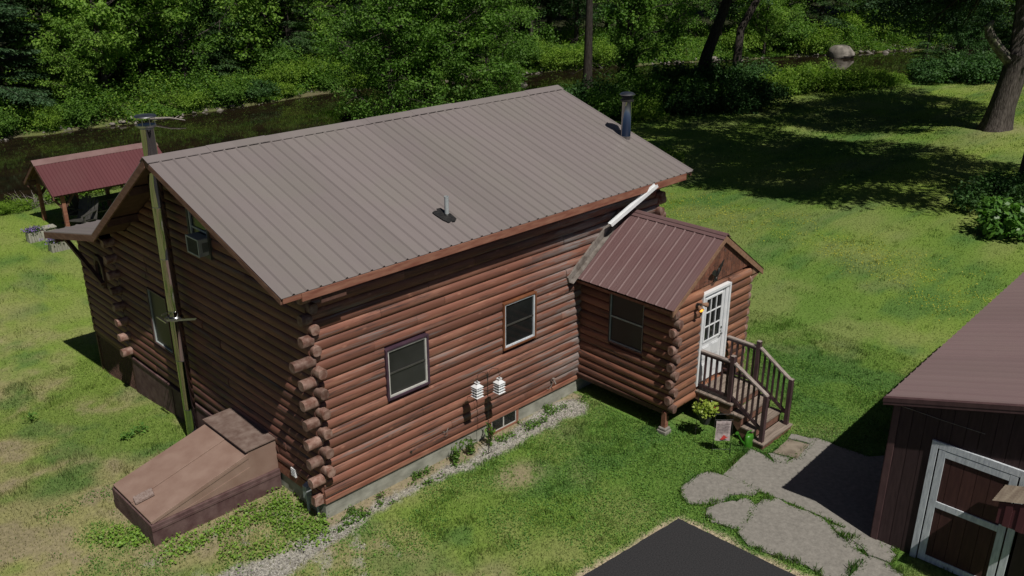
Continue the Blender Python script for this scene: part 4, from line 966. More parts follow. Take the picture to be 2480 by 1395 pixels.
m.each('rake_board', M['rake'], pv)
m = MB()
for xx in (x0+.35, x0+L_-.4): m.prism([(xx, fy+.25, fz-.05), (xx, by_-.25, fz-.05), (xx, ry, rz_-.1)], (.04, 0, 0))
for yy in (fy+.25, by_-.35): m.box(x0+.1, x0+L_-.1, yy, yy+.10, fz-.12, fz+.04)
m.build('beam', M['soffit'], pv)
for i, xx in enumerate((x0+.42, x0+1.75, x0+3.0, x0+L_-.5)):
    for yy in (fy+.30, by_-.30):
        if i == 1 and yy < ry: continue
        m = MB(); m.box(xx-.07, xx+.07, yy-.07, yy+.07, pg-.2, fz-.08); q = m.build('post', M['fascia'], pv, bevel=.01)
        m = MB(); m.beam((xx+.05, yy, fz-.55), (xx+.40, yy, fz-.12), .09, .08, (0, 1, 0)); m.beam((xx-.05, yy, fz-.55), (xx-.35, yy, fz-.12), .09, .08, (0, 1, 0)); m.build('knee_brace', M['soffit'], q)
# picnic table and chair beneath
def picnic(loc, label):
    t = empty('picnic_table', loc, label, 'picnic table'); x, y, z = loc
    m = MB()
    for i in range(5): m.box(x-1.2, x+1.2, y-.38+i*.155, y-.38+i*.155+.145, z+.70, z+.74)
    m.build('table_top', M['screenbar'], t)
    for s in (-1, 1):
        m = MB(); m.box(x-1.2, x+1.2, y+s*.68-.13, y+s*.68+.13, z+.42, z+.46); m.build('bench_seat', M['screenbar'], t)
    m = MB()
    for xx in (x-.8, x+.8):
        m.mark()
        m.beam((xx, y-.3, z+.7), (xx, y-.7, z), .09, .05, (1, 0, 0)); m.beam((xx, y+.3, z+.7), (xx, y+.7, z), .09, .05, (1, 0, 0)); m.beam((xx, y-.75, z+.4), (xx, y+.75, z+.4), .05, .09)
    m.each('leg_frame', M['screenbar'], t)
picnic((6.4, 24.3, pg), 'dark picnic table under the red pavilion roof')
def adirondack(loc, rz0, label, s=1.25):
    t = empty('garden_chair', loc, label, 'chair', 'dark slatted garden chairs under the pavilion'); x, y, z = loc
    c_, s2_ = math.cos(rz0), math.sin(rz0); T = lambda a, b, h: (x+(a*c_-b*s2_)*s, y+(a*s2_+b*c_)*s, z+h*s)
    m = MB()
    for i in range(6): a = -.27+i*.108; hh = .98-.05*abs(i-2.5); m.prism([T(a, .25, .3), T(a+.098, .25, .3), T(a+.098, .52, hh), T(a, .52, hh)], Vector((0, 0, .02)))
    m.build('backrest', M['screenbar'], t)
    m = MB(); m.prism([T(-.28, -.3, .38), T(.28, -.3, .38), T(.28, .27, .29), T(-.28, .27, .29)], (0, 0, .025)); m.build('seat', M['screenbar'], t)
    for q in (-1, 1):
        m = MB(); m.prism([T(q*.30-.05, -.35, .56), T(q*.30+.05, -.35, .56), T(q*.30+.05, .40, .56), T(q*.30-.05, .40, .56)], (0, 0, .025)); m.build('armrest', M['screenbar'], t)
        m = MB(); m.beam(T(q*.30, -.28, 0), T(q*.30, -.28, .56), .05, .09); m.beam(T(q*.28, -.3, .36), T(q*.28, .6, .0), .04, .1); m.build('leg', M['screenbar'], t)
ac_ = G(152, 556, -.9); adirondack((4.35, 22.95, pg), -.9, 'dark slatted garden chair just behind the front pavilion post'); adirondack((4.75, 23.9, pg), .5, 'dark slatted garden chair deeper under the pavilion roof')
# wooden planters with purple flowers
def planter(cx, cy, label, w=.62, d=.40, h=.42, rz0=.12):
    z = -.92; t = empty('flower_planter', (cx, cy, z), label, 'planter', 'silvery wooden planters of purple flowers by the pavilion')
    m = MB(); n = 7
    for i in range(n):
        m.tone = random.random(); a = cx-w/2+w*i/n; m.box(a+.004, a+w/n-.004, cy-d/2, cy-d/2+.02, z-.05, z+h+random.uniform(-.01, .02)); m.box(a+.004, a+w/n-.004, cy+d/2-.02, cy+d/2, z-.05, z+h)
    for i in range(5):
        m.tone = random.random(); a = cy-d/2+.02+(d-.04)*i/5; m.box(cx-w/2, cx-w/2+.02, a+.003, a+(d-.04)/5-.003, z-.05, z+h); m.box(cx+w/2-.02, cx+w/2, a+.003, a+(d-.04)/5-.003, z-.05, z+h)
    m.build('box', M['planterwood'], t)
    m = MB(); m.box(cx-w/2+.02, cx+w/2-.02, cy-d/2+.02, cy+d/2-.02, z, z+h-.06); m.build('soil', M['soffit'], t)
    n = 260; P_ = np.stack([cx-.05+rng.normal(size=n)*w*.26, cy+rng.normal(size=n)*d*.3, z+h+rng.random(n)*.12], 1); leaf_mesh('foliage', P_, .07, L_WEED, t)
    n = 220; P_ = np.stack([cx-.08+rng.normal(size=n)*w*.3, cy-.03+rng.normal(size=n)*d*.32, z+h+.05+rng.random(n)*.13], 1); leaf_mesh('blossom', P_, .055, L_PURP, t, asp=.9)
p1, p2 = G(88, 572, -.7), G(143, 597, -.7)
planter(p1.x, p1.y, 'silvery wooden planter of purple flowers farther from the cabin, spilling to its side')
planter(p2.x, p2.y, 'silvery wooden planter of purple flowers just below the porch roof corner')
m = MB(); q = G(115, 553, -.6); m.box(q.x-.1, q.x+.22, q.y-.1, q.y+.2, -.93, -.58); m.box(q.x-.16, q.x+.28, q.y-.15, q.y+.25, -.58, -.54)
tag(m.build('wooden_stand', M['planterwood'], at=(q.x, q.y, -.93)), 'small grey wooden box stand at the corner post of the pavilion', 'stand')
# ---------------------------------------------------------------- ground
WZ = -1.62
NBX = [-80, 3, 28, 38, 50, 57, 61, 72, 90, 150]; NBY = [27.5, 28.4, 29.5, 28.6, 25, 21.5, 16, 9, 0, -30]
FBX = [-80, 9.5, 16, 31, 46, 53, 70, 87, 110, 170]; FBY = [46, 45.5, 44.8, 45.6, 41.2, 40.4, 32.5, 24.5, 12, -15]
nb = lambda x: np.interp(x, NBX, NBY); fb = lambda x: np.interp(x, FBX, FBY)
def hgt(x, y):
    x = np.asarray(x, float); y = np.asarray(y, float)
    z = -.095*np.clip(y-3, 0, 6.5)-.018*np.clip(y-9.5, 0, 18)
    z = z+(fbm(x*.25, y*.25, 3)-.5)*.10*sstep(1.5, 8, np.abs(y+1)+np.abs(x)*.12)*(1-np.exp(-np.maximum(0, np.hypot(x-5, y-2)-9)/4))
    wv = (fbm(x*.3, y*.3, 9)-.5)*1.6
    dn = y-(nb(x)+wv)           # >0 past near bank
    df = (fb(x)+wv)-y           # <0 past far bank
    bed = WZ-.9
    z = z*(1-sstep(0, 1.6, dn))+bed*sstep(0, 1.6, dn)
    far = WZ-.25+np.clip(-df+1.2, 0, 2.2)*.30+np.clip(-df-1, 0, 3)*.25+np.clip(-df-4, 0, 60)*.03+(fbm(x*.2, y*.2, 5)-.5)*.5*sstep(1, 5, -df)
    k = sstep(-2.2, 0, -df)
    return z*(1-k)+far*k
def hz(x, y): return float(hgt(x, y))
def inpoly(x, y, poly):
    r = np.zeros(np.shape(x), bool); n = len(poly)
    for i in range(n):
        x0, y0 = poly[i][:2]; x1, y1 = poly[(i+1) % n][:2]
        c = ((y0 > y) != (y1 > y)) & (x < (x1-x0)*(y-y0)/(y1-y0+1e-12)+x0); r ^= c
    return r
def G8(l): return [tuple(G(1640+a/3.362, 980+b/3.362)[:2]) for a, b in l]
upper = [tuple(G(*p)[:2]) for p in ((1751.5, 1151), (1818.5, 1088.6), (1845, 1100.5), (1872, 1119.8), (1909, 1119.8), (1930, 1105), (1970, 1061.8), (1983.5, 1063.3), (2023.7, 1079.6), (2104, 1107.9))]
upper += [(9.9, -6.75), (9.9, -7.6), (6.3, -7.6), (5.9, -7.05)]+G8([(1360, 1008), (1150, 905), (900, 798), (640, 700)])
PATH = dict(upper=upper,
    flat1=G8([(930, 250), (1108, 287), (1082, 328), (995, 305), (905, 283)]),
    brown=G8([(903, 290), (1074, 334), (975, 448), (778, 398)]),
    flat2=G8([(742, 405), (775, 404), (925, 444), (885, 478), (790, 466)]),
    A=G8([(45, 680), (130, 620), (200, 575), (300, 560), (375, 592), (520, 640), (650, 708), (600, 740), (430, 735), (385, 785), (230, 815), (90, 805), (40, 740)]),
    B=G8([(250, 850), (390, 805), (480, 795), (560, 775), (625, 830), (585, 930), (520, 1015), (450, 1005), (300, 955), (245, 915)]),
    C=G8([(637, 835), (700, 785), (820, 785), (920, 835), (1060, 890), (1160, 940), (1225, 985), (1290, 1060), (1345, 1100), (1400, 1135), (1440, 1190), (1530, 1245), (1430, 1335), (1370, 1410), (1250, 1440), (1050, 1310), (850, 1250), (600, 1150), (495, 1050), (597, 930)]),
    D=G8([(1250, 985), (1340, 1015), (1440, 1040), (1500, 1075), (1480, 1110), (1400, 1110), (1340, 1075)]),
    E=G8([(1450, 1062), (1700, 1175), (1760, 1230), (1720, 1290), (1560, 1230), (1515, 1165), (1440, 1120)]),
    F=G8([(1490, 1330), (1560, 1260), (1700, 1310), (1830, 1400), (1800, 1560), (1500, 1500), (1400, 1420)]))
drive = [tuple(G(*p)[:2]) for p in ((1643, 1258), (1925, 1395))]
dv = np.array(drive[1])-np.array(drive[0]); dl = np.array([2.138, -4.289])-np.array(drive[0])
drive = [drive[0], tuple(np.array(drive[0])+dv*6), tuple(np.array(drive[0])+dv*6+dl*6), tuple(np.array(drive[0])+dl*6)]
HOUSE = [(0, 0), (9.5, 0), (9.5, 10.1), (0, 10.1)]; BULK = [(-2.55, 1.44), (0, 1.44), (0, 3.08), (-2.55, 3.08)]
WING = [(6.75, -2.6), (9.4, -2.6), (9.4, 0), (6.75, 0)]; STEPS = [(7.66, -4.3), (8.74, -4.3), (8.74, -2.6), (7.66, -2.6)]; SHED = [(6.47, -7.2), (15, -6.86), (15.3, -14.6), (6.77, -14.9)]
def edge_d(x, y, line):
    d = np.full(np.shape(x), 1e9)
    for (x0, y0), (x1, y1) in zip(line, line[1:]):
        t = np.clip(((x-x0)*(x1-x0)+(y-y0)*(y1-y0))/((x1-x0)**2+(y1-y0)**2), 0, 1); d = np.minimum(d, np.hypot(x-x0-t*(x1-x0), y-y0-t*(y1-y0)))
    return d
DRIP = [(-1.9, -.50), (.1, -.46), (1.9, -.36), (3.5, -.42), (5.3, -.33), (6.35, -.38)]
DRIPW = ([-1.9, -.5, .3, 1.5, 3.2, 4.2, 5.2, 6.2, 6.7], [.34, .22, .09, .08, .12, .18, .27, .33, .0])
def masks(x, y):
    """gravel, bare soil, dryness, brightness of the lawn"""
    w = np.interp(x, *DRIPW); j = (fbm(x*3, y*3, 21)-.5)*.35
    dd = np.abs(y+.42-(.06*np.sin(x*1.3)))+j*1.0
    gr = sstep(.10, -.04, dd-w)*sstep(-3.4, -2.2, x)*sstep(6.75, 6.3, x)
    # scattered gravel at the near corner
    gr = np.maximum(gr, .55*sstep(.62, .76, fbm(x*3, y*3, 25, 5)+.13*np.exp(-((x+.9)**2+(y+1.1)**2)/.7)))
    gr = np.where(x > 6.6, 0, gr); gr = np.where((x > .6) & (dd > w+.14), 0, gr); gr = np.where((x < -3.6) | (y > 1.1) | (y < -3.5), 0, gr)
    edge = edge_d(x, y, [drive[3], drive[0], drive[1]])
    sand = sstep(.17, .05, edge+(fbm(x*4, y*4, 27)-.5)*.30)
    soil = sstep(.30, .12, np.abs(y+.12)+(fbm(x*3, y*3, 31)-.5)*.3)*((x > -.2) & (x < 6.7))
    soil = np.maximum(soil, .9*np.exp(-(((x-3.45)/.55)**2+((y+1.45)/.42)**2)**1.6)*sstep(.28, .5, fbm(x*3, y*3, 33)+.1))
    soil = np.maximum(soil, .55*sstep(.42, .2, edge_d(x, y, [(-2.6, 1.35), (0, 1.35), (-.1, 0)])+(fbm(x*3, y*3, 34)-.5)*.3))
    soil = np.maximum(soil, .75*np.exp(-((x-44.2)**2+(y-3.0)**2)/3.))
    left = sstep(3, -2.5, x+.10*y)*sstep(30, 14, y)
    n1 = fbm(x*.55, y*.55, 41, 5); n2 = fbm(x*1.6, y*1.6, 43, 4); n3 = fbm(x*.13+3, y*.13, 45, 3)
    dry = sstep(.44, .66, n1*.7+n2*.3+.06*left)*(.38+.6*left)+.16*left
    bare = sstep(.57, .68, n2*.55+n1*.45+.05*left-.01)*left*.8
    soil = np.maximum(soil, bare)
    d = np.hypot(x-CAM[0], y-CAM[1])
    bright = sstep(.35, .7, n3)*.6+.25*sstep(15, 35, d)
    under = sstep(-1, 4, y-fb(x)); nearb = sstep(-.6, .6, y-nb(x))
    return dict(gravel=gr, soil=soil, dry=np.clip(dry, 0, 1), bright=bright, sand=sand, under=under, nearb=nearb, n2=n2, n1=n1)
def lawn_col(x, y, k):
    g1 = np.array([.106, .212, .035]); g2 = np.array([.214, .308, .048]); g3 = np.array([.34, .30, .15]); g4 = np.array([.055, .155, .036])
    c = g1+(g2-g1)*np.clip(k['bright'], 0, 1)[..., None]
    dk = sstep(.50, .64, fbm(x*.9+7, y*.9, 51, 4))*.65; c = c+(g4-c)*dk[..., None]
    return c+(g3-c)*(k['dry']*.8)[..., None]
def axisline(a, b, c, d, st, grow=1.13, mx=2.5):
    l = list(np.arange(b, c+1e-6, st)); s = st; v = c
    while v < d: s = min(s*grow, mx); v += s; l.append(v)
    s = st; v = b
    while v > a: s = min(s*grow, mx); v -= s; l.insert(0, v)
    return np.array(l)
gxs = axisline(-60, -5, 12.5, 210, .10); gys = axisline(-25, -8.5, 13, 150, .10)
GX, GY = np.meshgrid(gxs, gys); GZ = hgt(GX, GY); nx, ny = len(gxs), len(gys)
me = bpy.data.meshes.new('lawn'); V_ = np.stack([GX, GY, GZ], -1).reshape(-1, 3)
me.vertices.add(nx*ny); me.vertices.foreach_set('co', V_.ravel().astype('f'))
ii = (np.arange(ny-1)[:, None]*nx+np.arange(nx-1)[None]).ravel(); F = np.stack([ii, ii+1, ii+nx+1, ii+nx], 1)
me.loops.add(F.size); me.loops.foreach_set('vertex_index', F.ravel().astype('i')); me.polygons.add(len(F)); me.polygons.foreach_set('loop_start', np.arange(0, F.size, 4, dtype='i')); me.update(calc_edges=True)
me.polygons.foreach_set('use_smooth', np.ones(len(F), bool))
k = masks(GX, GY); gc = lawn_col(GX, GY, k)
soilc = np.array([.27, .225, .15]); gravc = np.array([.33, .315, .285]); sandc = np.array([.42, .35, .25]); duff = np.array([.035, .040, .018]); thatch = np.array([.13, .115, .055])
c = gc*.86+thatch*.14
mx_ = lambda c, t, w: c+(t-c)*w[..., None]
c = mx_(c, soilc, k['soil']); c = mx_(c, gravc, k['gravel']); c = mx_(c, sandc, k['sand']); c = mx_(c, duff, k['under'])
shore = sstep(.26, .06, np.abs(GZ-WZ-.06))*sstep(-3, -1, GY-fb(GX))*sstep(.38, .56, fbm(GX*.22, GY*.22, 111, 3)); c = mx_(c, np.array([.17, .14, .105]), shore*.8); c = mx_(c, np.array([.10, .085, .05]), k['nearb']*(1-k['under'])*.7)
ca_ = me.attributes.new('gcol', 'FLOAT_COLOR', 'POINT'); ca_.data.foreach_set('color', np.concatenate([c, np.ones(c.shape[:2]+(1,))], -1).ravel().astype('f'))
ga_ = me.attributes.new('gravel', 'FLOAT', 'POINT'); ga_.data.foreach_set('value', np.maximum(np.maximum(k['gravel'], k['sand']*.7), shore*.8).ravel().astype('f'))
mt, nt, b = NT('lawn_soil'); col = attr(nt, 'gcol', 'Color'); n1 = noise(nt, 14, 6); vo = N(nt, 'ShaderNodeTexVoronoi'); vo.inputs['Scale'].default_value = 38; tcc = N(nt, 'ShaderNodeTexCoord'); nt.links.new(tcc.outputs['Object'], vo.inputs['Vector'])
col = mixc(nt, 1., col, ramp(nt, n1, [(.3, (.7, .7, .68)), (.7, (1.2, 1.2, 1.15))]), 'MULTIPLY')
st_ = mixc(nt, attr(nt, 'gravel'), (1, 1, 1), ramp(nt, vo.outputs['Color'], [(.2, (.6, .58, .56)), (.5, (1., 1, 1)), (.8, (1.35, 1.35, 1.35))]))
col = mixc(nt, 1., col, st_, 'MULTIPLY'); nt.links.new(col, b.inputs['Base Color']); setb(b, .95, 0, .15); bump(nt, b, n1, .6, .02)
me.materials.append(mt); lawn = bpy.data.objects.new('lawn', me); COL.objects.link(lawn); lawn['kind'] = 'structure'
# river
m = MB(); m.poly([(-90, 20, WZ), (230, -80, WZ), (230, 60, WZ), (-90, 60, WZ)])
mt, nt, b = NT('river_water'); b.inputs['Base Color'].default_value = (.012, .009, .005, 1); n1 = noise(nt, .5, 4, mscale=(1, 2.2, 1)); n2 = noise(nt, 4, 3, mscale=(1, 1.6, 1))
c_ = ramp(nt, n1, [(.35, (.010, .008, .005)), (.7, (.022, .015, .008))]); nt.links.new(c_, b.inputs['Base Color']); setb(b, .03, 0, .38); bump(nt, b, n2, .045, .02)
w_ = m.build('river_water', mt); w_['kind'] = 'structure'
# driveway and path
def rag(poly, amp, s):
    out = []; n = len(poly); rr = random.Random(s)
    for i in range(n):
        a = Vector((*poly[i], 0)); b_ = Vector((*poly[(i+1) % n], 0)); L = (b_-a).length; q = max(1, int(L/.11)); nn = Vector((-(b_-a).y, (b_-a).x, 0)).normalized() if L > 0 else Vector()
        for j in range(q): out.append(tuple((a+(b_-a)*j/q+nn*rr.gauss(0, amp))[:2]))
    return out
m = MB(); zt = .022; m.prism([(x, y, -.08) for x, y in rag(drive, .006, 3)], (0, 0, .08+zt)); o = m.build('driveway', M['asphalt']); o['kind'] = 'structure'
for i, (nm, poly) in enumerate(PATH.items()):
    z = {'brown': .030, 'flat1': .034, 'flat2': .028}.get(nm, .020+.002*i)
    ce = np.mean(np.array(poly), 0); poly = [tuple(np.array(p)+(np.array(p)-ce)/max(.3, np.linalg.norm(np.array(p)-ce))*(.03 if nm in 'ABCDEF' else 0)) for p in poly]
    m = MB(); pp = rag(poly, .004 if nm in ('upper', 'brown') else .014, i)
    area = sum(pp[q][0]*pp[(q+1) % len(pp)][1]-pp[(q+1) % len(pp)][0]*pp[q][1] for q in range(len(pp)))
    if area < 0: pp = pp[::-1]
    m.prism([(x, y, -.06) for x, y in pp], (0, 0, .06+z)); o = m.build('path', M['slabbrown'] if nm == 'brown' else M['slab']); o['kind'] = 'structure'

# ---------------------------------------------------------------- grass, weeds and gravel (nobody could count them)
def blades(name, n_try, region, dens, hl, wd, mat, jit=.35, clump=0, rg=rng, kind='grass'):
    x0, x1, y0, y1 = region; x = rg.uniform(x0, x1, n_try); y = rg.uniform(y0, y1, n_try)
    p = dens(x, y); keep = rg.random(n_try) < p; x, y = x[keep], y[keep]; n = len(x)
    z = hgt(x, y)-.006; k = masks(x, y); col = lawn_col(x, y, k)*(.72+.56*rg.random(n))[:, None]
    yl = rg.random(n) < .07; col[yl] = col[yl]*.4+np.array([.30, .27, .12])*.6
    th = rg.uniform(0, 2*np.pi, n); h = hl*(.5+.9*rg.random(n))*(.75+.6*fbm(x*.7, y*.7, 61)); w = wd*(.7+.6*rg.random(n)); ln = h*rg.uniform(.2, .9, n); la = rg.uniform(0, 2*np.pi, n)
    h = h*(1+1.3*sstep(.62, .72, fbm(x*2.6, y*2.6, 63, 3))); cx, sx_ = np.cos(th)*w/2, np.sin(th)*w/2; lx, ly = np.cos(la)*ln, np.sin(la)*ln
    V = np.stack([np.stack([x-cx, y-sx_, z], 1), np.stack([x+cx, y+sx_, z], 1), np.stack([x+lx*.4+cx*.7, y+ly*.4+sx_*.7, z+h*.65], 1), np.stack([x+lx, y+ly, z+h*.95], 1), np.stack([x+lx*.4-cx*.7, y+ly*.4-sx_*.7, z+h*.65], 1)], 1).reshape(-1, 3)
    me = bpy.data.meshes.new(name); me.vertices.add(5*n); me.vertices.foreach_set('co', V.ravel().astype('f'))
    me.loops.add(5*n); me.loops.foreach_set('vertex_index', np.arange(5*n, dtype='i')); me.polygons.add(n); me.polygons.foreach_set('loop_start', np.arange(0, 5*n, 5, dtype='i')); me.update(calc_edges=True)
    ca = me.attributes.new('gcol', 'FLOAT_COLOR', 'FACE'); ca.data.foreach_set('color', np.concatenate([col, np.ones((n, 1))], 1).ravel().astype('f'))
    me.materials.append(mat); o = bpy.data.objects.new(name, me); COL.objects.link(o); o['kind'] = 'stuff'
    return o
mt, nt, b = NT('grass_blades'); c_ = attr(nt, 'gcol', 'Color'); nt.links.new(c_, b.inputs['Base Color']); setb(b, .6, 0, .2); tr = N(nt, 'ShaderNodeBsdfTranslucent'); mxs = N(nt, 'ShaderNodeMixShader'); mxs.inputs[0].default_value = .3
nt.links.new(mixc(nt, 1., c_, (1., 1.15, .6), 'MULTIPLY'), tr.inputs[0]); nt.links.new(b.outputs[0], mxs.inputs[1]); nt.links.new(tr.outputs[0], mxs.inputs[2]); nt.links.new(mxs.outputs[0], nt.nodes['Material Output'].inputs[0]); M['grass'] = mt
slabs = list(PATH.values())
def base_d(x, y, near, far):
    d = np.hypot(x-CAM[0], y-CAM[1]); a = np.arctan2(-(x-CAM[0]), y-CAM[1])-YAW; a = (a+np.pi) % (2*np.pi)-np.pi
    p = (np.abs(a) < .72)*(d >= near)*(d < far)*1.
    for q in (HOUSE, BULK, SHED, STEPS, drive): p = p*~inpoly(x, y, q)
    for q in slabs: p = p*~inpoly(x, y, q)
    w = inpoly(x, y, WING); p = p*np.where(w, .15, 1)
    k = masks(x, y)
    p = p*(1-.93*k['gravel'])*(1-np.where(x < -.3, .50, .88)*k['soil'])*(1-.75*k['sand'])*(1-.35*k['dry'])*(y < nb(x)-.1)
    return p
blades('grass', 560000, (-7, 14, -9, 11), lambda x, y: base_d(x, y, 0, 24), .042, .0085, M['grass'])
blades('grass', 620000, (-12, 34, -12, 30), lambda x, y: base_d(x, y, 22, 42), .034, .015, M['grass'])
blades('grass', 420000, (5, 70, -20, 32), lambda x, y: base_d(x, y, 40, 80), .04, .032, M['grass'])
# broad-leaved ground cover in patches
def gcover(name, n, region, dens, size, mat, hh=.05, asp=.8, label=None):
    x0, x1, y0, y1 = region; x = rng.uniform(x0, x1, n); y = rng.uniform(y0, y1, n); kp = rng.random(n) < dens(x, y); x, y = x[kp], y[kp]
    P_ = np.stack([x, y, hgt(x, y)+hh*(.2+rng.random(len(x)))], 1)
    o = leaf_mesh(name, P_, size, mat, None, at=(0, 0, 0), up=1.2, asp=asp); o['kind'] = 'stuff'; return o
L_CLOV = leaf_mat('clover_leaves', [(.06, .15, .025), (.11, .23, .04), (.19, .33, .06)], .3, .6, .25)
L_IVY = leaf_mat('ground_vine_leaves', [(.10, .19, .025), (.17, .30, .04), (.24, .38, .06)], .3)
gcover('clover', 260000, (-7, 12, -8, 4), lambda x, y: base_d(x, y, 0, 26)*sstep(.42, .62, fbm(x*1.3, y*1.3, 71)+.12*sstep(.5, 2.5, x))*.9, .030, L_CLOV, .035)
def ivyd(x, y):
    a = edge_d(x, y, [(-2.3, 1.0), (-1.1, 1.05), (-.35, 1.0), (-.55, .2), (-.35, -.12)]); 
    p = sstep(.50, .10, a+(fbm(x*2.2, y*2.2, 75)-.5)*.9)
    a2 = edge_d(x, y, [(-2.75, 1.9), (-3.0, 2.2)]); p = np.maximum(p, sstep(.36, .1, a2+(fbm(x*3, y*3, 76)-.5)*.6))
    a3 = edge_d(x, y, [(-.9, -.25), (-1.6, .2)]); p = np.maximum(p, .5*sstep(.4, .1, a3+(fbm(x*3, y*3, 78)-.5)*.9))
    return p*~inpoly(x, y, BULK)*~inpoly(x, y, HOUSE)
gcover('ground_vine', 15000, (-3.6, .2, -.8, 2.9), ivyd, .046, L_IVY, .10, .9)
gcover('weeds', 5000, (-.2, 6.8, -.5, -.03), lambda x, y: sstep(.52, .64, fbm(x*2.4, y*3, 81))*.9, .05, L_WEED, .09, .6)
sl_edge = lambda x, y: sstep(.09, .02, np.minimum.reduce([edge_d(x, y, q+[q[0]]) for q in slabs]))*(~np.logical_or.reduce([inpoly(x, y, q) for q in slabs]) | (rng.random(len(x)) < .25))*(~inpoly(x, y, STEPS))*(~inpoly(x, y, drive))*(~inpoly(x, y, SHED))
blades('grass', 150000, (3.6, 9.4, -9, -3.6), lambda x, y: sl_edge(x, y)*sstep(.30, .46, fbm(x*2, y*2, 88)), .060, .012, M['grass'])
# pebbles
def stones(name, n, region, dens, r, mat, lift=0.):
    x0, x1, y0, y1 = region; x = rng.uniform(x0, x1, n); y = rng.uniform(y0, y1, n); kp = rng.random(n) < dens(x, y); x, y = x[kp], y[kp]; n = len(x); z = hgt(x, y)+lift
    base = np.array([(1, 0, 0), (-1, 0, 0), (0, 1, 0), (0, -1, 0), (0, 0, 1), (0, 0, -1)], float)*.9
    fc = np.array([(0, 2, 4), (2, 1, 4), (1, 3, 4), (3, 0, 4), (2, 0, 5), (1, 2, 5), (3, 1, 5), (0, 3, 5)])
    s = r*(.5+rng.random(n)**2*1.6); B = base[None]*s[:, None, None]*(1+rng.normal(size=(n, 6, 1))*.22); B = B*np.stack([np.ones(n), np.ones(n), .55+.25*rng.random(n)], 1)[:, None]
    a = rng.uniform(0, 6.28, n); ca, sa = np.cos(a), np.sin(a); X = B[..., 0]*ca[:, None]-B[..., 1]*sa[:, None]; Y = B[..., 0]*sa[:, None]+B[..., 1]*ca[:, None]
    V = np.stack([X+x[:, None], Y+y[:, None], B[..., 2]+z[:, None]], -1).reshape(-1, 3); F = (fc[None]+(np.arange(n)*6)[:, None, None]).reshape(-1, 3)
    me = bpy.data.meshes.new(name); me.vertices.add(len(V)); me.vertices.foreach_set('co', V.ravel().astype('f')); me.loops.add(F.size); me.loops.foreach_set('vertex_index', F.ravel().astype('i')); me.polygons.add(len(F)); me.polygons.foreach_set('loop_start', np.arange(0, F.size, 3, dtype='i')); me.update(calc_edges=True)
    t_ = me.attributes.new('tone', 'FLOAT', 'FACE'); t_.data.foreach_set('value', np.repeat(rng.random(n), 8).astype('f')); me.materials.append(mat); o = bpy.data.objects.new(name, me); COL.objects.link(o); o['kind'] = 'stuff'; return o
M['pebble'] = noisy('gravel_stones', (.20, .187, .17), (.40, .38, .35), 3, 3, .9, .2, bs=0, tone=1.1)
M['sandpeb'] = noisy('sandy_stones', (.30, .24, .17), (.48, .40, .29), 3, 3, .9, .2, bs=0, tone=.9)
stones('gravel', 60000, (-3.6, 6.8, -3.5, 1.1), lambda x, y: masks(x, y)['gravel']*~inpoly(x, y, HOUSE)*1.3-.2, .012, M['pebble'], .002)
stones('gravel', 30000, (1.5, 9, -9, -3.9), lambda x, y: masks(x, y)['sand']*~inpoly(x, y, drive)*.8, .010, M['sandpeb'], .002)
stones('shore_stones', 30000, (4, 95, 15, 50), lambda x, y: sstep(.30, .05, np.abs(hgt(x, y)-WZ-.10))*(y > nb(x)+6)*sstep(.4, .55, fbm(x*.25, y*.25, 91)), .13, M['stone'], -.02)

# ---------------------------------------------------------------- rocks and driftwood
def rock(name, c, r, label, cat='boulder', sc=(1, 1, .7), seed=1, mat='stone', group=None):
    rr = np.random.default_rng(seed); m = MB(); n, k_ = 28, 16; pts = []
    for j in range(k_+1):
        ph = math.pi*j/k_
        for i in range(n):
            th = 2*math.pi*i/n; d = np.array([math.sin(ph)*math.cos(th), math.sin(ph)*math.sin(th), math.cos(ph)])
            f = 1+.30*(float(fbm(np.array(d[0]*1.3+seed), np.array(d[1]*1.3+d[2]*1.7), seed))-.5)*2+.05*math.sin(5*d[0]+seed)
            pts.append((c[0]+d[0]*r*sc[0]*f, c[1]+d[1]*r*sc[1]*f, c[2]+d[2]*r*sc[2]*f))
    m.add(pts, [(j*n+i, (j+1)*n+i, (j+1)*n+(i+1) % n, j*n+(i+1) % n) for j in range(k_) for i in range(n)])
    return tag(m.build(name, M[mat], at=c, smooth=True), label, cat, group)
q = G(2035, 138, WZ); rock('boulder', (q.x, q.y, WZ+.25), 1.0, 'large grey boulder rising from the river beyond the lawn', sc=(1.15, 1.15, .85), seed=4)
q = G(1185, 182, WZ); rock('boulder', (q.x, q.y, WZ+.05), .55, 'pale flat boulder at the river edge left of the cabin roof peak', seed=6, sc=(1.3, 1, .6))
q = G(1268, 206, WZ); rock('boulder', (q.x, q.y, WZ+.0), .30, 'small grey boulder in the water just above the far end of the roof', seed=8)
q = G(2145, 128, WZ); rock('boulder', (q.x, q.y, WZ+.0), .32, 'small pale boulder in the river to the far side of the large one', seed=9)
q = G(1725, 148, WZ); rock('boulder', (q.x, q.y, WZ+.1), .5, 'low boulder on the far shore between the leaning trunks', seed=12)
a = G(448, 291, WZ+.25); b_ = G(330, 288, WZ+.1)
m = MB(); d = b_-a; m.tube([a, a+d*.3+Vector((0, 0, .12)), a+d*.6+Vector((0, 0, .05)), b_], [.03, .06, .09, .12], 8); m.tube([a+d*.35+Vector((0, 0, .1)), a+d*.45+Vector((.1, -.15, .0))], [.05, .03], 6)
m.tube([a+d*.2+Vector((0, 0, .1)), a+d*.1+Vector((.2, .5, .2))], [.03, .015], 6)
tag(m.build('fallen_branch', M['deadwood'], at=a, smooth=True), 'bleached fallen branch lying over the water at the far shore', 'branch')
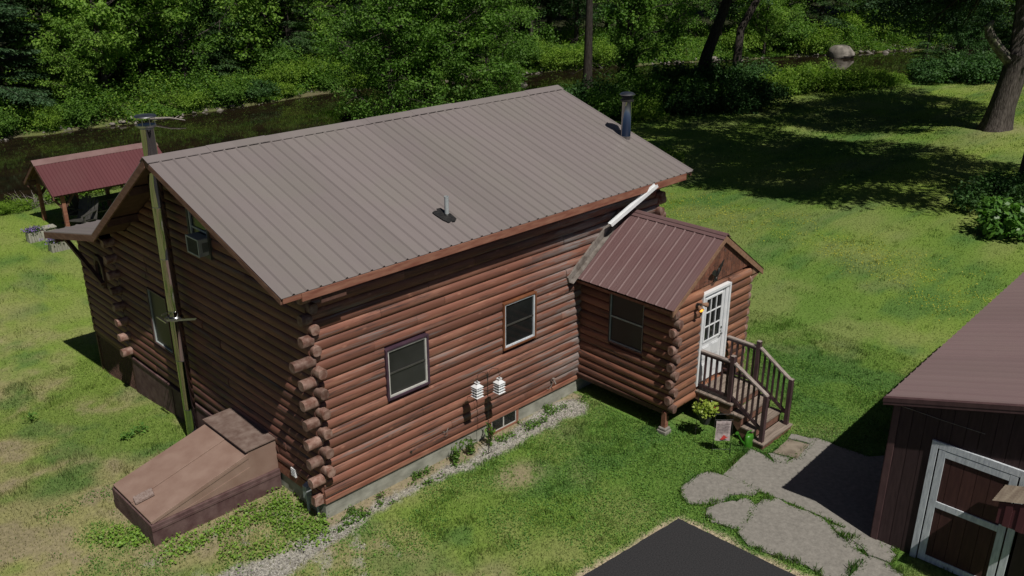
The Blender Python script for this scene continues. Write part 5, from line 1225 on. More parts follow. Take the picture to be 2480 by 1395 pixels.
# ---------------------------------------------------------------- trees and shrubs
LF = dict(
    maple=leaf_mat('maple_leaves', [(.085, .17, .026), (.16, .29, .042), (.27, .42, .065)], .4, .6, .25),
    broad=leaf_mat('broad_leaves', [(.05, .115, .018), (.10, .205, .03), (.175, .31, .045)], .4, .6, .25),
    dark=leaf_mat('shade_leaves', [(.025, .065, .018), (.045, .11, .028), (.08, .165, .038)], .3, .6, .25),
    hem=leaf_mat('hemlock_needles', [(.024, .062, .018), (.05, .11, .03), (.09, .165, .045)], .2, .6, .25),
    pine=leaf_mat('pine_needles', [(.025, .06, .025), (.045, .10, .038), (.075, .14, .055)], .15, .6, .25),
    bush=leaf_mat('sunny_shrub_leaves', [(.09, .18, .02), (.17, .29, .032), (.27, .40, .05)], .4, .6, .25),
    lilac=leaf_mat('heart_shaped_leaves', [(.05, .13, .02), (.085, .20, .03), (.14, .28, .045)], .3, .4, .5))
def curve(a, d, L, rise, n=6, wob=.08, rr=None):
    a = np.array(a, float); d = np.array(d, float); d /= np.linalg.norm(d); pts = [a]; s = L/n
    for i in range(n):
        d = d+np.array([0, 0, rise/n])+(rr.normal(size=3)*wob if rr is not None else 0); d /= np.linalg.norm(d); pts.append(pts[-1]+d*s)
    return np.array(pts)
def along(pts, t):
    u = t*(len(pts)-1); i = min(int(u), len(pts)-2); return pts[i]+(pts[i+1]-pts[i])*(u-i)
def mk_crown(name, C, rad, per, size, mat, root, rr, flat=.6, asp=.6, up=.6, tint=None):
    C = np.array(C); n = len(C); rad = np.asarray(rad)*np.ones(n); idx = np.repeat(np.arange(n), per)
    v = rr.normal(size=(len(idx), 3)); v /= np.linalg.norm(v, axis=1)[:, None]; dirn = v.copy(); v *= (rr.random(len(idx))**.45)[:, None]
    v[:, 2] *= flat; v[:, 2] -= .15*(v[:, 0]**2+v[:, 1]**2)
    P_ = C[idx]+v*rad[idx][:, None]; ti = rr.random(n)*.5+.25
    return leaf_mesh(name, P_+np.array(wloc(root)), size, mat, root, asp=asp, up=up, outward=dirn, rgn=rr, tint=ti[idx] if tint is None else tint)
def tree(kind, seed, h, r, z0, trunk_r, leaf, per, size, lean=(0, 0), nl=16, label='', cat='tree', group=None, bark='bark', shape='round', crad=.75, sub=5, name='broadleaf_tree', flat=.6, dead=0, trunk_only=99):
    rr = np.random.default_rng(seed); root = empty(name, (0, 0, 0), label, cat, group)
    tk = [np.array([lean[0]*t**1.2*h+.12*math.sin(3*t+seed)*t, lean[1]*t**1.2*h+.12*math.cos(2.3*t+seed)*t, h*.93*t-.25]) for t in np.linspace(0, 1, 9)]; tk = np.array(tk)
    m = MB(); m.tube(tk, [trunk_r*(1.45 if i == 0 else 1.05-.95*i/8) for i in range(9)], 10); C = []; R_ = []
    for i in range(nl):
        t = z0/h+(1-z0/h)*((i+.5)/nl)**.9; p = along(tk, min(t, .98)); a = i*2.39996+rr.normal()*.25
        if shape == 'round': L = r*math.sqrt(max(.05, 1-((t-(z0/h+(1-z0/h)*.42))/(.62*(1-z0/h)))**2))
        elif shape == 'cone': L = r*(1.02-t)**.8*1.0
        else: L = r*(.75+.25*math.sin(t*9))
        L *= rr.uniform(.75, 1.12); rise = rr.uniform(.25, .7) if shape != 'cone' else -.18
        b = curve(p, (math.cos(a), math.sin(a), .35 if shape != 'cone' else .12), L, rise*.8, rr=rr)
        m.tube(b, [trunk_r*.34*(1-.85*j/6)*(1-.5*t) for j in range(7)], 5, cap=False)
        k = max(3, int(L*sub/1.6))
        for j in range(k):
            u = .28+.72*(j+rr.random())/k; q = along(b, min(u, 1)); w = (.15+.42*L*(1-abs(u-.6)))*.55
            o = rr.normal(size=3)*np.array([w, w, w*.55]); e = q+o; C.append(e); R_.append(crad*rr.uniform(.6, 1.25))
            if j % 2 == 0: m.tube([q, (q+e)/2+np.array([0, 0, .05]), e], [.022, .014, .006], 4, cap=False)
    for i in range(dead):
        t = rr.uniform(.12, .6); p = along(tk, t); a = rr.uniform(0, 6.28); b = curve(p, (math.cos(a), math.sin(a), .1), rr.uniform(1, 2.4), -.4, rr=rr, wob=.2); m.tube(b, [.03*(1-j/7) for j in range(7)], 4, cap=False)
        for j in range(3): q = along(b, rr.uniform(.3, .9)); c2 = curve(q, (math.cos(a+rr.normal()), math.sin(a+rr.normal()), rr.normal()*.5), rr.uniform(.4, .9), -.2, n=3, rr=rr, wob=.2); m.tube(c2, [.012, .01, .007, .003], 3, cap=False)
    m.build('trunk', M[bark], root, smooth=True)
    mk_crown('crown', C, R_, per, size, LF[leaf], root, rr, flat=flat)
    return root
def conifer(seed, h, r, label, leaf='hem', z0=.6, per=1, group=None, name='hemlock_tree', size=.16, dens=1., dead=6):
    rr = np.random.default_rng(seed); root = empty(name, (0, 0, 0), label, 'conifer', group)
    m = MB(); m.tube([(0, 0, -.3), (.05, 0, h*.5), (0, .05, h)], [.24, .15, .02], 9); P_ = []; D_ = []
    z = z0
    while z < h-.2:
        for i in range(rr.integers(3, 6)):
            a = rr.uniform(0, 6.28); L = r*(1-z/h)**.75*rr.uniform(.7, 1.15)+.25
            b = curve((0, 0, z+rr.uniform(-.15, .15)), (math.cos(a), math.sin(a), .18), L, -.42, rr=rr, wob=.05); m.tube(b, [.03*(1-.85*j/6) for j in range(7)], 4, cap=False)
            n = int(150*L*dens); u = .12+.88*rr.random(n)**.8; q = np.array([along(b, x) for x in u]); d = np.array([math.cos(a), math.sin(a), 0]); s = np.array([-math.sin(a), math.cos(a), 0])
            w = (.12+.34*L*(1.05-u)*.8+.1)*rr.normal(size=n)*.62; q = q+s*w[:, None]+d*(np.abs(w)*.35)[:, None]; q[:, 2] -= np.abs(w)*.22+rr.random(n)*.10
            P_.append(q); D_.append(d+s*np.sign(w)[:, None]*.9+np.array([0, 0, -.2]))
        z += .38 if z < h*.6 else .5
    for i in range(dead):
        a = rr.uniform(0, 6.28); b = curve((0, 0, rr.uniform(.5, 4)), (math.cos(a), math.sin(a), .1), rr.uniform(1, 2.6), -.3, rr=rr, wob=.15); m.tube(b, [.022*(1-.9*j/6) for j in range(7)], 4, cap=False)
    m.build('trunk', M['barkdark'], root, smooth=True)
    P_ = np.concatenate(P_); D_ = np.concatenate(D_)
    leaf_mesh('crown', P_, size, LF[leaf], root, asp=.30, up=1.3, rgn=rr, dirv=D_)
    return root
def shrub(seed, r, h, leaf, n, size, label, cat='shrub', group=None, name='shrub', asp=.6, lobes=9, stems=9, crad=.42, flat=.75):
    rr = np.random.default_rng(seed); root = empty(name, (0, 0, 0), label, cat, group); m = MB(); C = []; R_ = []
    for i in range(stems):
        a = rr.uniform(0, 6.28); L = h*rr.uniform(.7, 1.05); b = curve((rr.normal()*.1*r, rr.normal()*.1*r, -.1), (math.cos(a)*r/h*.8, math.sin(a)*r/h*.8, 1), L, -.1, rr=rr); m.tube(b, [.022*(1-.8*j/6) for j in range(7)], 4, cap=False)
        for u in (.35, .5, .65, .8, .92, 1.): C.append(along(b, u)+rr.normal(size=3)*r*.16); R_.append(crad*r*rr.uniform(.45, .9))
    for i in range(lobes*3):
        a = rr.uniform(0, 6.28); q = rr.random()**.5; C.append((math.cos(a)*r*q*.85, math.sin(a)*r*q*.85, h*(.12+.72*math.sqrt(1-q*q*.85)*rr.uniform(.4, 1)))); R_.append(crad*r*rr.uniform(.4, .8))
    m.build('stems', M['barkdark'], root)
    mk_crown('foliage', C, R_, max(8, n//len(C)), size, LF[leaf], root, rr, flat=flat, asp=asp)
    return root
used = {}
def put(proto, x, y, rz=0., s=1., label=None, dz=0., sz=None, group=None):
    o = proto if proto.name not in used else copy_tree(proto)
    used[proto.name] = 1; used[o.name] = 1
    o.location = (x, y, hz(x, y)+dz); o.rotation_euler = (0, 0, rz); o.scale = (s, s, sz or s)
    if label: o['label'] = label
    if group: o['group'] = group
    return o
def gpx(u, v, z=-1.): p = G(u, v, z); return p.x, p.y
maple = tree('m', 1, 11, 4.4, .9, .22, 'maple', 70, .22, nl=24, sub=6, label='x', name='maple_tree')
maple2 = tree('m', 2, 9.5, 3.6, .7, .18, 'maple', 68, .20, nl=22, sub=6, label='x', name='maple_tree')
broad = tree('b', 3, 12, 5.0, .8, .28, 'broad', 85, .19, nl=28, sub=7, label='x', dead=5)
broad2 = tree('b', 4, 10, 4.0, 1.0, .2, 'broad', 60, .16, nl=22, sub=6, label='x', dead=3)
darkt = tree('d', 5, 12, 4.6, 1.6, .24, 'dark', 58, .19, nl=24, sub=6, label='x', bark='barkdark', dead=6)
hem = conifer(6, 13, 3.6, 'x'); hem2 = conifer(7, 11, 3.0, 'x', dead=12)
pine_y = conifer(8, 12, 4.4, 'x', 'pine', size=.22, name='pine_tree', z0=.2)
bush = shrub(11, 1.7, 1.9, 'bush', 5200, .12, 'x'); bush2 = shrub(12, 1.4, 1.4, 'bush', 4200, .11, 'x', lobes=12)
bushd = shrub(13, 1.8, 1.9, 'broad', 5200, .14, 'x'); bushs = shrub(14, 2.0, 1.8, 'dark', 5000, .15, 'x')
TL = 'woods beyond the river'
# far bank, from the left edge of the photo to the right: the ones one can tell apart
put(pine_y, 9.2, 49.0, .3, 1., 'dark blue-green pine with layered drooping boughs at the far left shore')
put(hem, 3.0, 50.5, 1.3, 1.05, 'dark hemlock behind the pine at the far left shore', group=TL)
put(maple, 16.0, 49.0, .2, 1.05, 'big yellow-green maple leaning out over the far left shore')
put(maple2, 14.0, 47.4, 2.0, .62, 'small yellow-green maple sapling at the water below the big maple')
put(maple2, 19.5, 51.5, 1.0, 1.1, 'yellow-green maple behind and beside the big shore maple')
put(hem2, 24.6, 51.6, .4, 1.0, 'dark hemlock with bare lower twigs between the maples and the sunny thicket')
put(broad2, 22.2, 50.4, 2.4, 1.05, 'bright leafy tree leaning out beside the bare-twigged hemlock')
put(maple2, 28.3, 51.6, 2.1, 1.15, 'tall yellow-green maple standing back behind the sunny thicket')
put(broad2, 24.5, 53.5, 1.1, .95, 'mid green tree half hidden behind the bare-twigged hemlock')
put(hem2, 31.5, 51.5, 3.0, .95, 'hemlock with pale dead branches above the sunny thicket')
put(maple2, 34.5, 54.0, 3.4, 1.05, 'sunlit broad tree in the gap behind the thicket')
put(hem, 38.0, 51.0, .9, 1., 'dark hemlock behind the tall near bank tree')
put(broad2, 41.5, 48.5, .5, 1.05, 'leafy tree on the far shore behind the tall near bank tree')
for i, (x, y, rz0, s, p, l) in enumerate([
    (18.3, 46.9, 0, .55, bush2, 'low bright shrub at the gravel spit under the big maple'), (21.5, 47.3, 1, .75, bushd, 'dark green shrub at the shore right of the small maple sapling'),
    (24.6, 47.4, 2, .62, bush, 'bright shrub just above the pale shore stones behind the chimney cap'), (26.2, 47.0, 3, .5, bush2, 'small round shrub at the water where the thicket begins'),
    (28.0, 47.6, 1.2, .95, bush, 'sunny yellow-green shrub, first of the thicket on the far shore'), (30.0, 47.9, 2.2, 1.05, bush, 'sunny yellow-green shrub, tallest in the middle of the thicket'),
    (31.9, 47.4, .4, .95, bush, 'sunny yellow-green shrub at the thicket end nearest the tall near bank tree'), (29.0, 49.8, .7, 1.2, bushd, 'green shrub rising behind the sunny thicket'),
    (33.8, 47.2, 2.9, .8, bush2, 'yellow-green shrub where the shore meets the near bank tree'), (35.5, 47.6, .9, 1., bushd, 'green shrub on the far shore hidden partly by the near bank tree')]):
    put(p, x, y, rz0, s, l)
for i, (u, v, p, s, l) in enumerate([
    (1215, 175, bushd, 1.0, 'green shrub at the pale boulder on the far shore'), (1262, 160, bushd, 1.15, 'dark green shrub below the bare grey trunk'),
    (1300, 157, bush, 1.1, 'bright shrub over the grassy shore above the roof peak'), (1345, 155, bush2, 1.25, 'bright rounded shrub over the grassy shore next to the tall dark trunk'),
    (1388, 152, bush, 1.15, 'yellowish shrub directly before the tall dark trunk'), (1450, 146, bush, 1.15, 'yellowish shrub seen between the two dark trunks'),
    (1490, 140, bushd, 1.1, 'green shrub behind the vine-hung tree'), (1600, 128, bushd, 1.0, 'shaded shrub on the far shore behind the vine-hung tree')]):
    x, y = gpx(u, v-6, -.9); put(p, x, y, i*1.3, s, l)
x, y = gpx(1287, 112, -.6); snag = tree('d', 15, 13, 2.2, 7, .20, 'dark', 20, .16, nl=8, label='grey half-bare trunk with dead side branches above the far shore shrubs', dead=22, name='dying_tree'); put(snag, x, y)
row = [(1200, 120, broad2, 1.1), (1330, 95, darkt, 1.1), (1395, 108, darkt, .95), (1470, 92, broad2, 1.2), (1545, 105, maple2, .9), (1640, 100, broad2, 1.0), (1250, 70, darkt, 1.25), (1370, 60, hem, 1.2), (1500, 55, broad2, 1.3), (1610, 52, darkt, 1.3)]
for i, (u, v, p, s) in enumerate(row):
    x, y = gpx(u, v, -.4); put(p, x, y, i*.9, s, 'tree in the shaded woods beyond the river, middle of the photo', group='shaded trees of the middle woods')
for i, (u, v, p, s, l) in enumerate([(1850, 122, maple2, .75, 'sunlit pale green tree over the brown shore strip right of the leaning trunks'), (1905, 116, bushd, 1.6, 'spreading green bush drooping to the water left of the large boulder'), (1960, 116, bush, 1.5, 'spreading green bush touching the water beside the large boulder'), (2050, 98, bush2, 1.8, 'yellowish bush directly behind the large boulder'), (2110, 96, bush2, 2.0, 'yellow-green bush beyond the small pale boulder'), (2190, 92, bushd, 1.9, 'dark shrub on the far shore near the big tree'), (2255, 90, bush, 1.6, 'thin yellowish shrub on the far shore by the big tree'), (1800, 122, bush, 1.3, 'yellow-green shrub between the leaning trunks on the far shore')]):
    x, y = gpx(u, v, -1); put(p, x, y, i*.8, s, l)
row = [(1740, 88, darkt, 1.1), (1830, 85, broad2, 1.1), (1900, 78, maple2, 1.0), (1985, 80, hem, 1.15), (2070, 76, broad2, 1.1), (2150, 74, hem2, 1.2), (2230, 74, darkt, 1.2), (2310, 76, darkt, 1.2), (2400, 80, broad2, 1.2), (2480, 84, darkt, 1.2), (2560, 90, broad2, 1.2), (1790, 50, hem, 1.5), (1950, 46, darkt, 1.6), (2110, 45, hem, 1.6), (2280, 46, darkt, 1.6), (2450, 48, hem, 1.6)]
for i, (u, v, p, s) in enumerate(row):
    x, y = gpx(u, v, -.3); put(p, x, y, i*1.1, s, 'tree in the dark woods beyond the river, right side of the photo', group='dark trees of the right woods')
# fill behind on the left
row = [(-3, 52, darkt), (6.5, 54, broad2), (11.5, 55, darkt), (16.5, 56, hem), (21.5, 57, darkt), (29.5, 58, darkt), (34, 60, hem), (39.5, 57, darkt), (45, 53, broad2), (44, 60, hem), (50, 57, darkt), (57, 52, darkt), (55, 62, hem), (63, 57, darkt), (26, 64, darkt), (14, 64, darkt), (38, 68, darkt), (-2, 60, darkt), (5, 66, hem), (50, 69, darkt)]
row += [(x, 74+4*(i % 2), darkt) for i, x in enumerate(range(-8, 70, 8))]
for i, (x, y, p) in enumerate(row): put(p, x, y, i*1.7, 1.3 if y < 70 else 1.9, 'dark tree standing deep in the woods beyond the river', group='dark trees deep in the woods')

# bushes drooping to the water along the far left shore
for i, (x, q, p, s, l) in enumerate([(6.0, .9, bushs, 1.0, 'dark bush hanging over the water at the far left edge'), (8.2, .4, bushd, .8, 'green bush hanging over the water near the left edge'), (11.0, .6, bush, .7, 'yellowish bush hanging over the water just left of the gravel spit'), (13.2, .9, bushd, .9, 'green bush at the water under the small maple sapling'),
    (20.0, .5, bush, .75, 'bright bush drooping to the water just past the fallen branch'), (22.6, .3, bushd, .8, 'green bush drooping to the water, first after the fallen branch'), (25.2, .5, bushs, .8, 'dark low bush drooping to the water before the sunny thicket'), (27.2, .4, bush2, .75, 'low bright bush at the foot of the sunny thicket'), (31.0, .5, bushd, .7, 'low green bush at the water beneath the tallest thicket shrub'), (33.4, .2, bush, .7, 'bright bush at the water where the near bank tree hides the shore')]):
    put(p, x, float(fb(x))+q, i*1.4, s, l)

# near bank
put(broad, 27.2, 29.6, .5, 1.0, 'tall spreading green tree on the near bank right behind the long roof')
bro = tree('b', 33, 10, 3.9, .4, .2, 'broad', 70, .16, nl=26, sub=7, label='x', dead=4); put(bro, 23.4, 28.2, 2.0, .92, 'leafy green tree beside the tallest near bank tree, its boughs over the water')
put(bro, 31.5, 29.0, 4.0, .85, 'rounded green tree at the roof peak side of the near bank')
put(bushd, 24.6, 26.4, 1, 1.1, 'lush green shrub low behind the middle of the roof ridge'); put(bushd, 28.6, 27.2, 2.4, 1.15, 'lush green shrub behind the ridge toward the roof peak')
tt = tree('d', 16, 17, 3.4, 9.0, .34, 'dark', 40, .18, nl=12, label='tall straight dark trunk on the near bank by the roof peak', bark='barkdark', dead=6, name='tall_tree'); put(tt, 39.7, 27.9)
# vine-hung tree
rr = np.random.default_rng(17); vt = empty('vine_hung_tree', (0, 0, 0), 'tree hung with pale glossy vine leaves behind the far stovepipe', 'tree')
m = MB(); m.tube([(0, 0, -.3), (.1, .1, 4), (.2, -.1, 9), (.3, 0, 13)], [.26, .2, .15, .05], 9)
C = []; R_ = []
for i in range(150):
    a = rr.uniform(0, 6.28); z = rr.uniform(3.0, 12.5); q = rr.random()**.6*3.6*(.55+.45*math.sin(min(1, (z-2.5)/5)*1.57)); C.append((math.cos(a)*q+.8, math.sin(a)*q-.4, z)); R_.append(rr.uniform(.35, .8))
    if i % 5 == 0: m.tube([(.15, 0, z-1.2), (C[-1][0]*.5, C[-1][1]*.5, z-.3), C[-1]], [.06, .04, .015], 5, cap=False)
for i in range(60):
    z = rr.uniform(.2, 3.6); C.append((rr.normal()*.35, rr.normal()*.35, z)); R_.append(rr.uniform(.25, .5))
m.build('trunk', M['barkdark'], vt, smooth=True); mk_crown('crown', C, R_, 110, .19, LF['broad'], vt, rr, flat=1.2)
put(vt, 42.4, 26.6)
def leaner(name, path, r0, label, seed, crown=True):
    rr = np.random.default_rng(seed); t = empty(name, path[0], label, 'tree'); m = MB(); P = [Vector(p) for p in path]; n = len(P)
    m.tube(P, [r0*(1.25 if i == 0 else 1-.45*i/(n-1)) for i in range(n)], 10); C = []; R_ = []
    top = P[-1]-P[0]
    for i in range(14):
        a = rr.uniform(0, 6.28); e = np.array(top)+np.array([math.cos(a)*rr.uniform(1, 4), math.sin(a)*rr.uniform(1, 4), rr.uniform(-1.0, 4)])
        m.tube([P[-1]-(P[-1]-P[-2])*.3*rr.random(), P[0]+Vector(tuple((np.array(top)+e)/2)), P[0]+Vector(tuple(e))], [.09, .06, .02], 5, cap=False)
        for j in range(7): C.append(e+rr.normal(size=3)*np.array([.9, .9, .6])); R_.append(rr.uniform(.5, .9))
    m.build('trunk', M['barkdark'], t, smooth=True); mk_crown('crown', C, R_, 60, .18, LF['dark'], t, rr); return t
p0 = G(1688, 222, -1); q0 = on('x', p0.x+2.4, 1772, -30)
lean1_top = q0
lean1 = leaner('leaning_tree', [p0-Vector((0, 0, .4)), p0+(q0-p0)*.35+Vector((-.1, .1, .1)), p0+(q0-p0)*.7+Vector((-.1, 0, .0)), q0, q0+(q0-p0)*.15], .46, 'thick dark trunk leaning over the river, nearer the stovepipe', 41)
p0 = G(1786, 192, -1); q0 = on('x', p0.x+2.0, 1845, -20)
leaner('leaning_tree', [p0-Vector((0, 0, .4)), p0+(q0-p0)*.2+Vector((-.3, .3, 0)), p0+(q0-p0)*.55+Vector((-.6, .5, .2)), p0+(q0-p0)*.8+Vector((-.3, .2, .1)), q0, q0+(q0-p0)*.2], .36, 'slimmer curved dark trunk leaning over the river, nearer the large boulder', 43)
# near bank shrubs along the lawn
for i, (u, v, p, s, l) in enumerate([
    (1480, 285, bushd, 1.15, 'green shrub seen just over the far end of the roof'), (1560, 290, bush2, 1.2, 'bright green shrub right beside the far stovepipe'),
    (1530, 250, bushd, 1.3, 'dark shrub behind the far stovepipe cap'), (1610, 268, bushd, 1.25, 'partly sunlit shrub on the lawn edge just past the stovepipe'),
    (1665, 272, bushs, 1.2, 'shaded shrub on the lawn edge below the thick leaning trunk'), (1700, 258, bushd, 1.15, 'partly sunlit shrub mid way along the lawn edge'),
    (1760, 268, bushs, 1.25, 'dark shrub on the lawn edge below the curved trunk'), (1830, 258, bushs, 1.25, 'dark shrub on the lawn edge next to the sunny thicket'),
    (1640, 218, bushs, 1.4, 'dark shrub at the foot of the thick leaning trunk'), (1740, 214, bushs, 1.5, 'dark shrub between the feet of the two leaning trunks'),
    (1430, 262, bushs, 1.4, 'dark shrub at the foot of the tall straight trunk'), (1820, 208, bushs, 1.3, 'dark shrub at the foot of the curved trunk'),
    (1890, 228, bush2, 1.15, 'leafy bright shrub starting the sunny bank thicket'), (1925, 222, bush, 1.2, 'tallest bright shrub of the sunny bank thicket'),
    (1975, 220, bush, 1.25, 'broad bright shrub in the middle of the sunny bank thicket'), (2030, 218, bush2, 1.3, 'rounded bright shrub past the middle of the sunny bank thicket'),
    (2075, 216, bush2, 1.1, 'lower bright shrub near the lawn end of the bank thicket'), (2125, 212, bush2, 1.0, 'small bright shrub near the lawn end of the bank thicket'),
    (2170, 208, bush2, .8, 'smallest bright shrub ending the bank thicket on the lawn'),
    (2250, 200, bushs, 1.2, 'dark shrub at the lawn edge just past the bright thicket'), (2310, 200, bushs, 1.35, 'dark shrub at the lawn edge before the big pine'), (2370, 200, bushs, 1.4, 'dark shrub at the lawn edge touching the big pine trunk'), (2470, 196, bushs, 1.4, 'dark shrub at the lawn edge on the far side of the big pine'), (2300, 168, bushs, 1.6, 'dark bush behind the lawn edge shrubs by the big pine'), (2390, 160, bushs, 1.7, 'dark bush behind the big pine trunk'), (2235, 186, hem2, .62, 'small dark hemlock on the near bank past the bright thicket'), (2330, 178, darkt, .62, 'dark leafy tree on the near bank behind the big pine limb'), (2440, 178, hem, .7, 'dark hemlock on the near bank behind the big pine trunk')]):
    x, y = gpx(u, v, -.75); put(p, x, y, i*1.1, s*.92, l)
x, y = gpx(1607, 392, -.5); put(bush2, x, y, .4, .72, 'single round bright shrub showing past the far corner of the roof')
for i, (u, v, p, s, l) in enumerate([(395, 398, bush2, .9, 'yellow-green shrub between the stovepipe and the roof ridge'), (445, 388, bush2, 1.0, 'yellow-green shrub just over the near end of the roof ridge'), (490, 380, bush2, .8, 'yellow-green shrub farther along behind the roof ridge'),
    (18, 518, bush2, .42, 'low yellowish shrub at the bank on the far left'), (52, 512, bush2, .40, 'low yellowish shrub at the bank beside the pale bare twigs'), (135, 488, bush2, .6, 'leafy plant at the bank behind the pavilion corner post'), (178, 478, bush2, .65, 'leafy plant at the bank between the pavilion posts'), (228, 468, bush2, .7, 'leafy plant at the bank behind the middle pavilion post'), (275, 455, bush2, .7, 'leafy plant at the bank behind the farther pavilion posts')]):
    x, y = gpx(u, v, -1.0); put(p, x, y, i, s, l)
tw = G(85, 500, -.95); m = MB(); rr = np.random.default_rng(71)
for i in range(60):
    a = rr.uniform(0, 6.28); b = curve((tw.x+rr.normal()*.25, tw.y+rr.normal()*.2, -1.0), (math.cos(a)*.5, math.sin(a)*.5, 1), rr.uniform(.5, 1.1), -.5, rr=rr, wob=.15); m.tube(b, [.012*(1-.8*j/6) for j in range(7)], 4, cap=False)
tag(m.build('bare_twig_bush', M['deadwood'], at=(tw.x, tw.y, -1.0)), 'pale bare twiggy bush at the bank behind the pavilion', 'bush')
# big pine on the lawn
bx_, by_2 = 44.3, 3.2; gz = hz(bx_, by_2); rr = np.random.default_rng(51)
bp = empty('lawn_pine', (bx_, by_2, gz), 'thick old pine on the lawn with a lichen-spotted limb bent upward', 'pine tree')
def bark_tube(mb, pts, rad, n=22, amp=.09, seed=0):
    pts = [Vector(p) for p in pts]; m_ = len(pts); ref = None; ring = []
    for i in range(m_):
        d = (pts[min(i+1, m_-1)]-pts[max(i-1, 0)]).normalized(); ref = d.orthogonal().normalized() if ref is None else (ref-d*ref.dot(d)).normalized(); b = d.cross(ref)
        for k_ in range(n):
            a = 2*math.pi*k_/n; f = 1+amp*math.sin(a*3+seed+i*.13)*(1.6 if i < 2 else .6)+amp*.5*math.sin(a*7+seed*2+i*.3)+random.uniform(-.02, .02); ring.append(pts[i]+(ref*math.cos(a)+b*math.sin(a))*rad[i]*f)
    mb.add(ring, [(i*n+k_, i*n+(k_+1) % n, (i+1)*n+(k_+1) % n, (i+1)*n+k_) for i in range(m_-1) for k_ in range(n)])
m = MB(); T = lambda x, y, z: Vector((bx_+x, by_2+y, gz+z)); rgt = Vector((_r[0], _r[1], 0))
tp = [T(0, 0, -.3)-rgt*.35, T(0, 0, .3)-rgt*.28, T(0, 0, 1.2)-rgt*.18, T(0, 0, 2.4)+rgt*.0, T(0, 0, 3.2)+rgt*.16, T(0, 0, 3.8)+rgt*.25]
bark_tube(m, tp, [.90, .72, .63, .60, .62, .66]); f0 = tp[-1]
bark_tube(m, [f0-Vector((0, 0, .7)), f0+rgt*.5+Vector((0, 0, .5)), f0+rgt*1.1+Vector((0, 0, 2.2)), f0+rgt*1.3+Vector((0, 0, 6)), f0+rgt*1.2+Vector((0, 0, 12))], [.56, .5, .42, .34, .10], 16, seed=2)
bark_tube(m, [f0-Vector((0, 0, .7)), f0+rgt*.05+Vector((0, .2, .6)), f0-rgt*.1+Vector((0, .3, 2.5)), f0-rgt*.4+Vector((0, .5, 9))], [.5, .42, .34, .15], 14, seed=3)
m.build('trunk', M['bark'], bp, smooth=True)
lm = MB(); bark_tube(lm, [f0-rgt*.2+Vector((0, 0, -.5)), f0-rgt*.75+Vector((0, 0, -.1)), f0-rgt*1.3+Vector((0, 0, .45)), f0-rgt*1.8+Vector((0, 0, 1.05)), f0-rgt*1.95+Vector((0, 0, 1.45)), f0-rgt*1.75+Vector((0, 0, 1.7))], [.34, .27, .25, .24, .21, .09], 14, seed=5)
lb, nt, b = NT('lichened_bark'); n1 = noise(nt, 6, 8); n2 = noise(nt, 3, 3); nt.links.new(mixc(nt, ramp(nt, n2, [(.52, (0, 0, 0)), (.6, (1, 1, 1))]), ramp(nt, n1, [(.3, (.05, .042, .036)), (.7, (.17, .15, .13))]), (.26, .26, .17)), b.inputs['Base Color']); setb(b, .9, 0, .2); bump(nt, b, n1, 1., .05)
tag(lm.build('limb', lb, bp, smooth=True), 'lichen-spotted limb bent upward')
def high_crown(root, cx, cy, rx_, ry_, z0_, z1_, n, per, leafk, seed, hub, size=.26, keep=None):
    rr = np.random.default_rng(seed); C = []; R_ = []; m = MB()
    while len(C) < n:
        a = rr.uniform(0, 6.28); q = rr.random()**.55; x = cx+math.cos(a)*q*rx_; y = cy+math.sin(a)*q*ry_; z = z0_+(z1_-z0_)*rr.random()*(1-.45*q*q)+.8*q
        if fbm(np.array(x*.33+seed), np.array(y*.33), seed) < .30: continue
        if keep and not keep(x, y, z): continue
        C.append((x, y, z)); R_.append(rr.uniform(.7, 1.25))
        if len(C) % 4 == 0: m.tube([hub(z), (Vector(hub(z))+Vector(C[-1]))/2+Vector((0, 0, .4)), C[-1]], [.13, .08, .02], 5, cap=False)
    m.build('limbs', M['barkdark'], root); o = wloc(root); C = np.array(C)-np.array(o)
    mk_crown('crown', C, R_, per, size, LF[leafk], root, rr, flat=.5, asp=.35)
high_crown(bp, 46.0, 4.2, 7.6, 5.0, 7.8, 13.5, 480, 110, 'pine', 61, lambda z: tuple(f0+rgt*1.2+Vector((0, 0, max(0, z-gz-6)))))
high_crown(lean1, 38.5, 12.6, 8.0, 6.6, 9.2, 14.0, 380, 100, 'dark', 67, lambda z: tuple(lean1_top), size=.28)  # unseen second crown, added over the lawn to shade it and the bank shrubs
# tree at the right edge of the photo, its crown above the frame
et = empty('edge_tree', (32.3, -1.75, hz(32.3, -1.75)), 'dark trunk at the right edge of the photo whose crown shades the lawn', 'tree')
m = MB(); ez_ = hz(32.3, -1.75); bark_tube(m, [(32.3, -1.8, ez_-.3), (32.33, -1.8, ez_+.5), (32.4, -1.85, 3), (32.4, -1.9, 8), (32.0, -1.6, 14), (31.6, -1.2, 18)], [.66, .50, .44, .36, .22, .06], 18); m.build('trunk', M['bark'], et, smooth=True)
high_crown(et, 29.8, .2, 6.6, 9.6, 8.8, 17, 620, 120, 'dark', 63, lambda z: (31.9, -1.6, max(6, z-2.5)), size=.30)
# dark boughs hanging low behind the pine
high_crown(bp, 51.5, 10.5, 5.5, 3.6, 3.6, 7.6, 150, 90, 'pine', 69, lambda z: tuple(f0+Vector((2, 2.5, 3.5))), size=.24)
# large-leaved shrubs by it
lil = shrub(81, 1.15, 1.45, 'lilac', 1500, .21, 'sunlit large-leaved shrub at the right edge of the photo', asp=.72, lobes=7, crad=.5); put(lil, 25.7, -3.1)
x, y = gpx(2395, 528, -.3); put(bushs, x, y, 1, .8, 'dark leafy shrub behind the sunlit large-leaved one'); x, y = gpx(2440, 500, -.3); put(bushs, x, y, 2, .7, 'dark shrub at the foot of the trunk on the right edge')
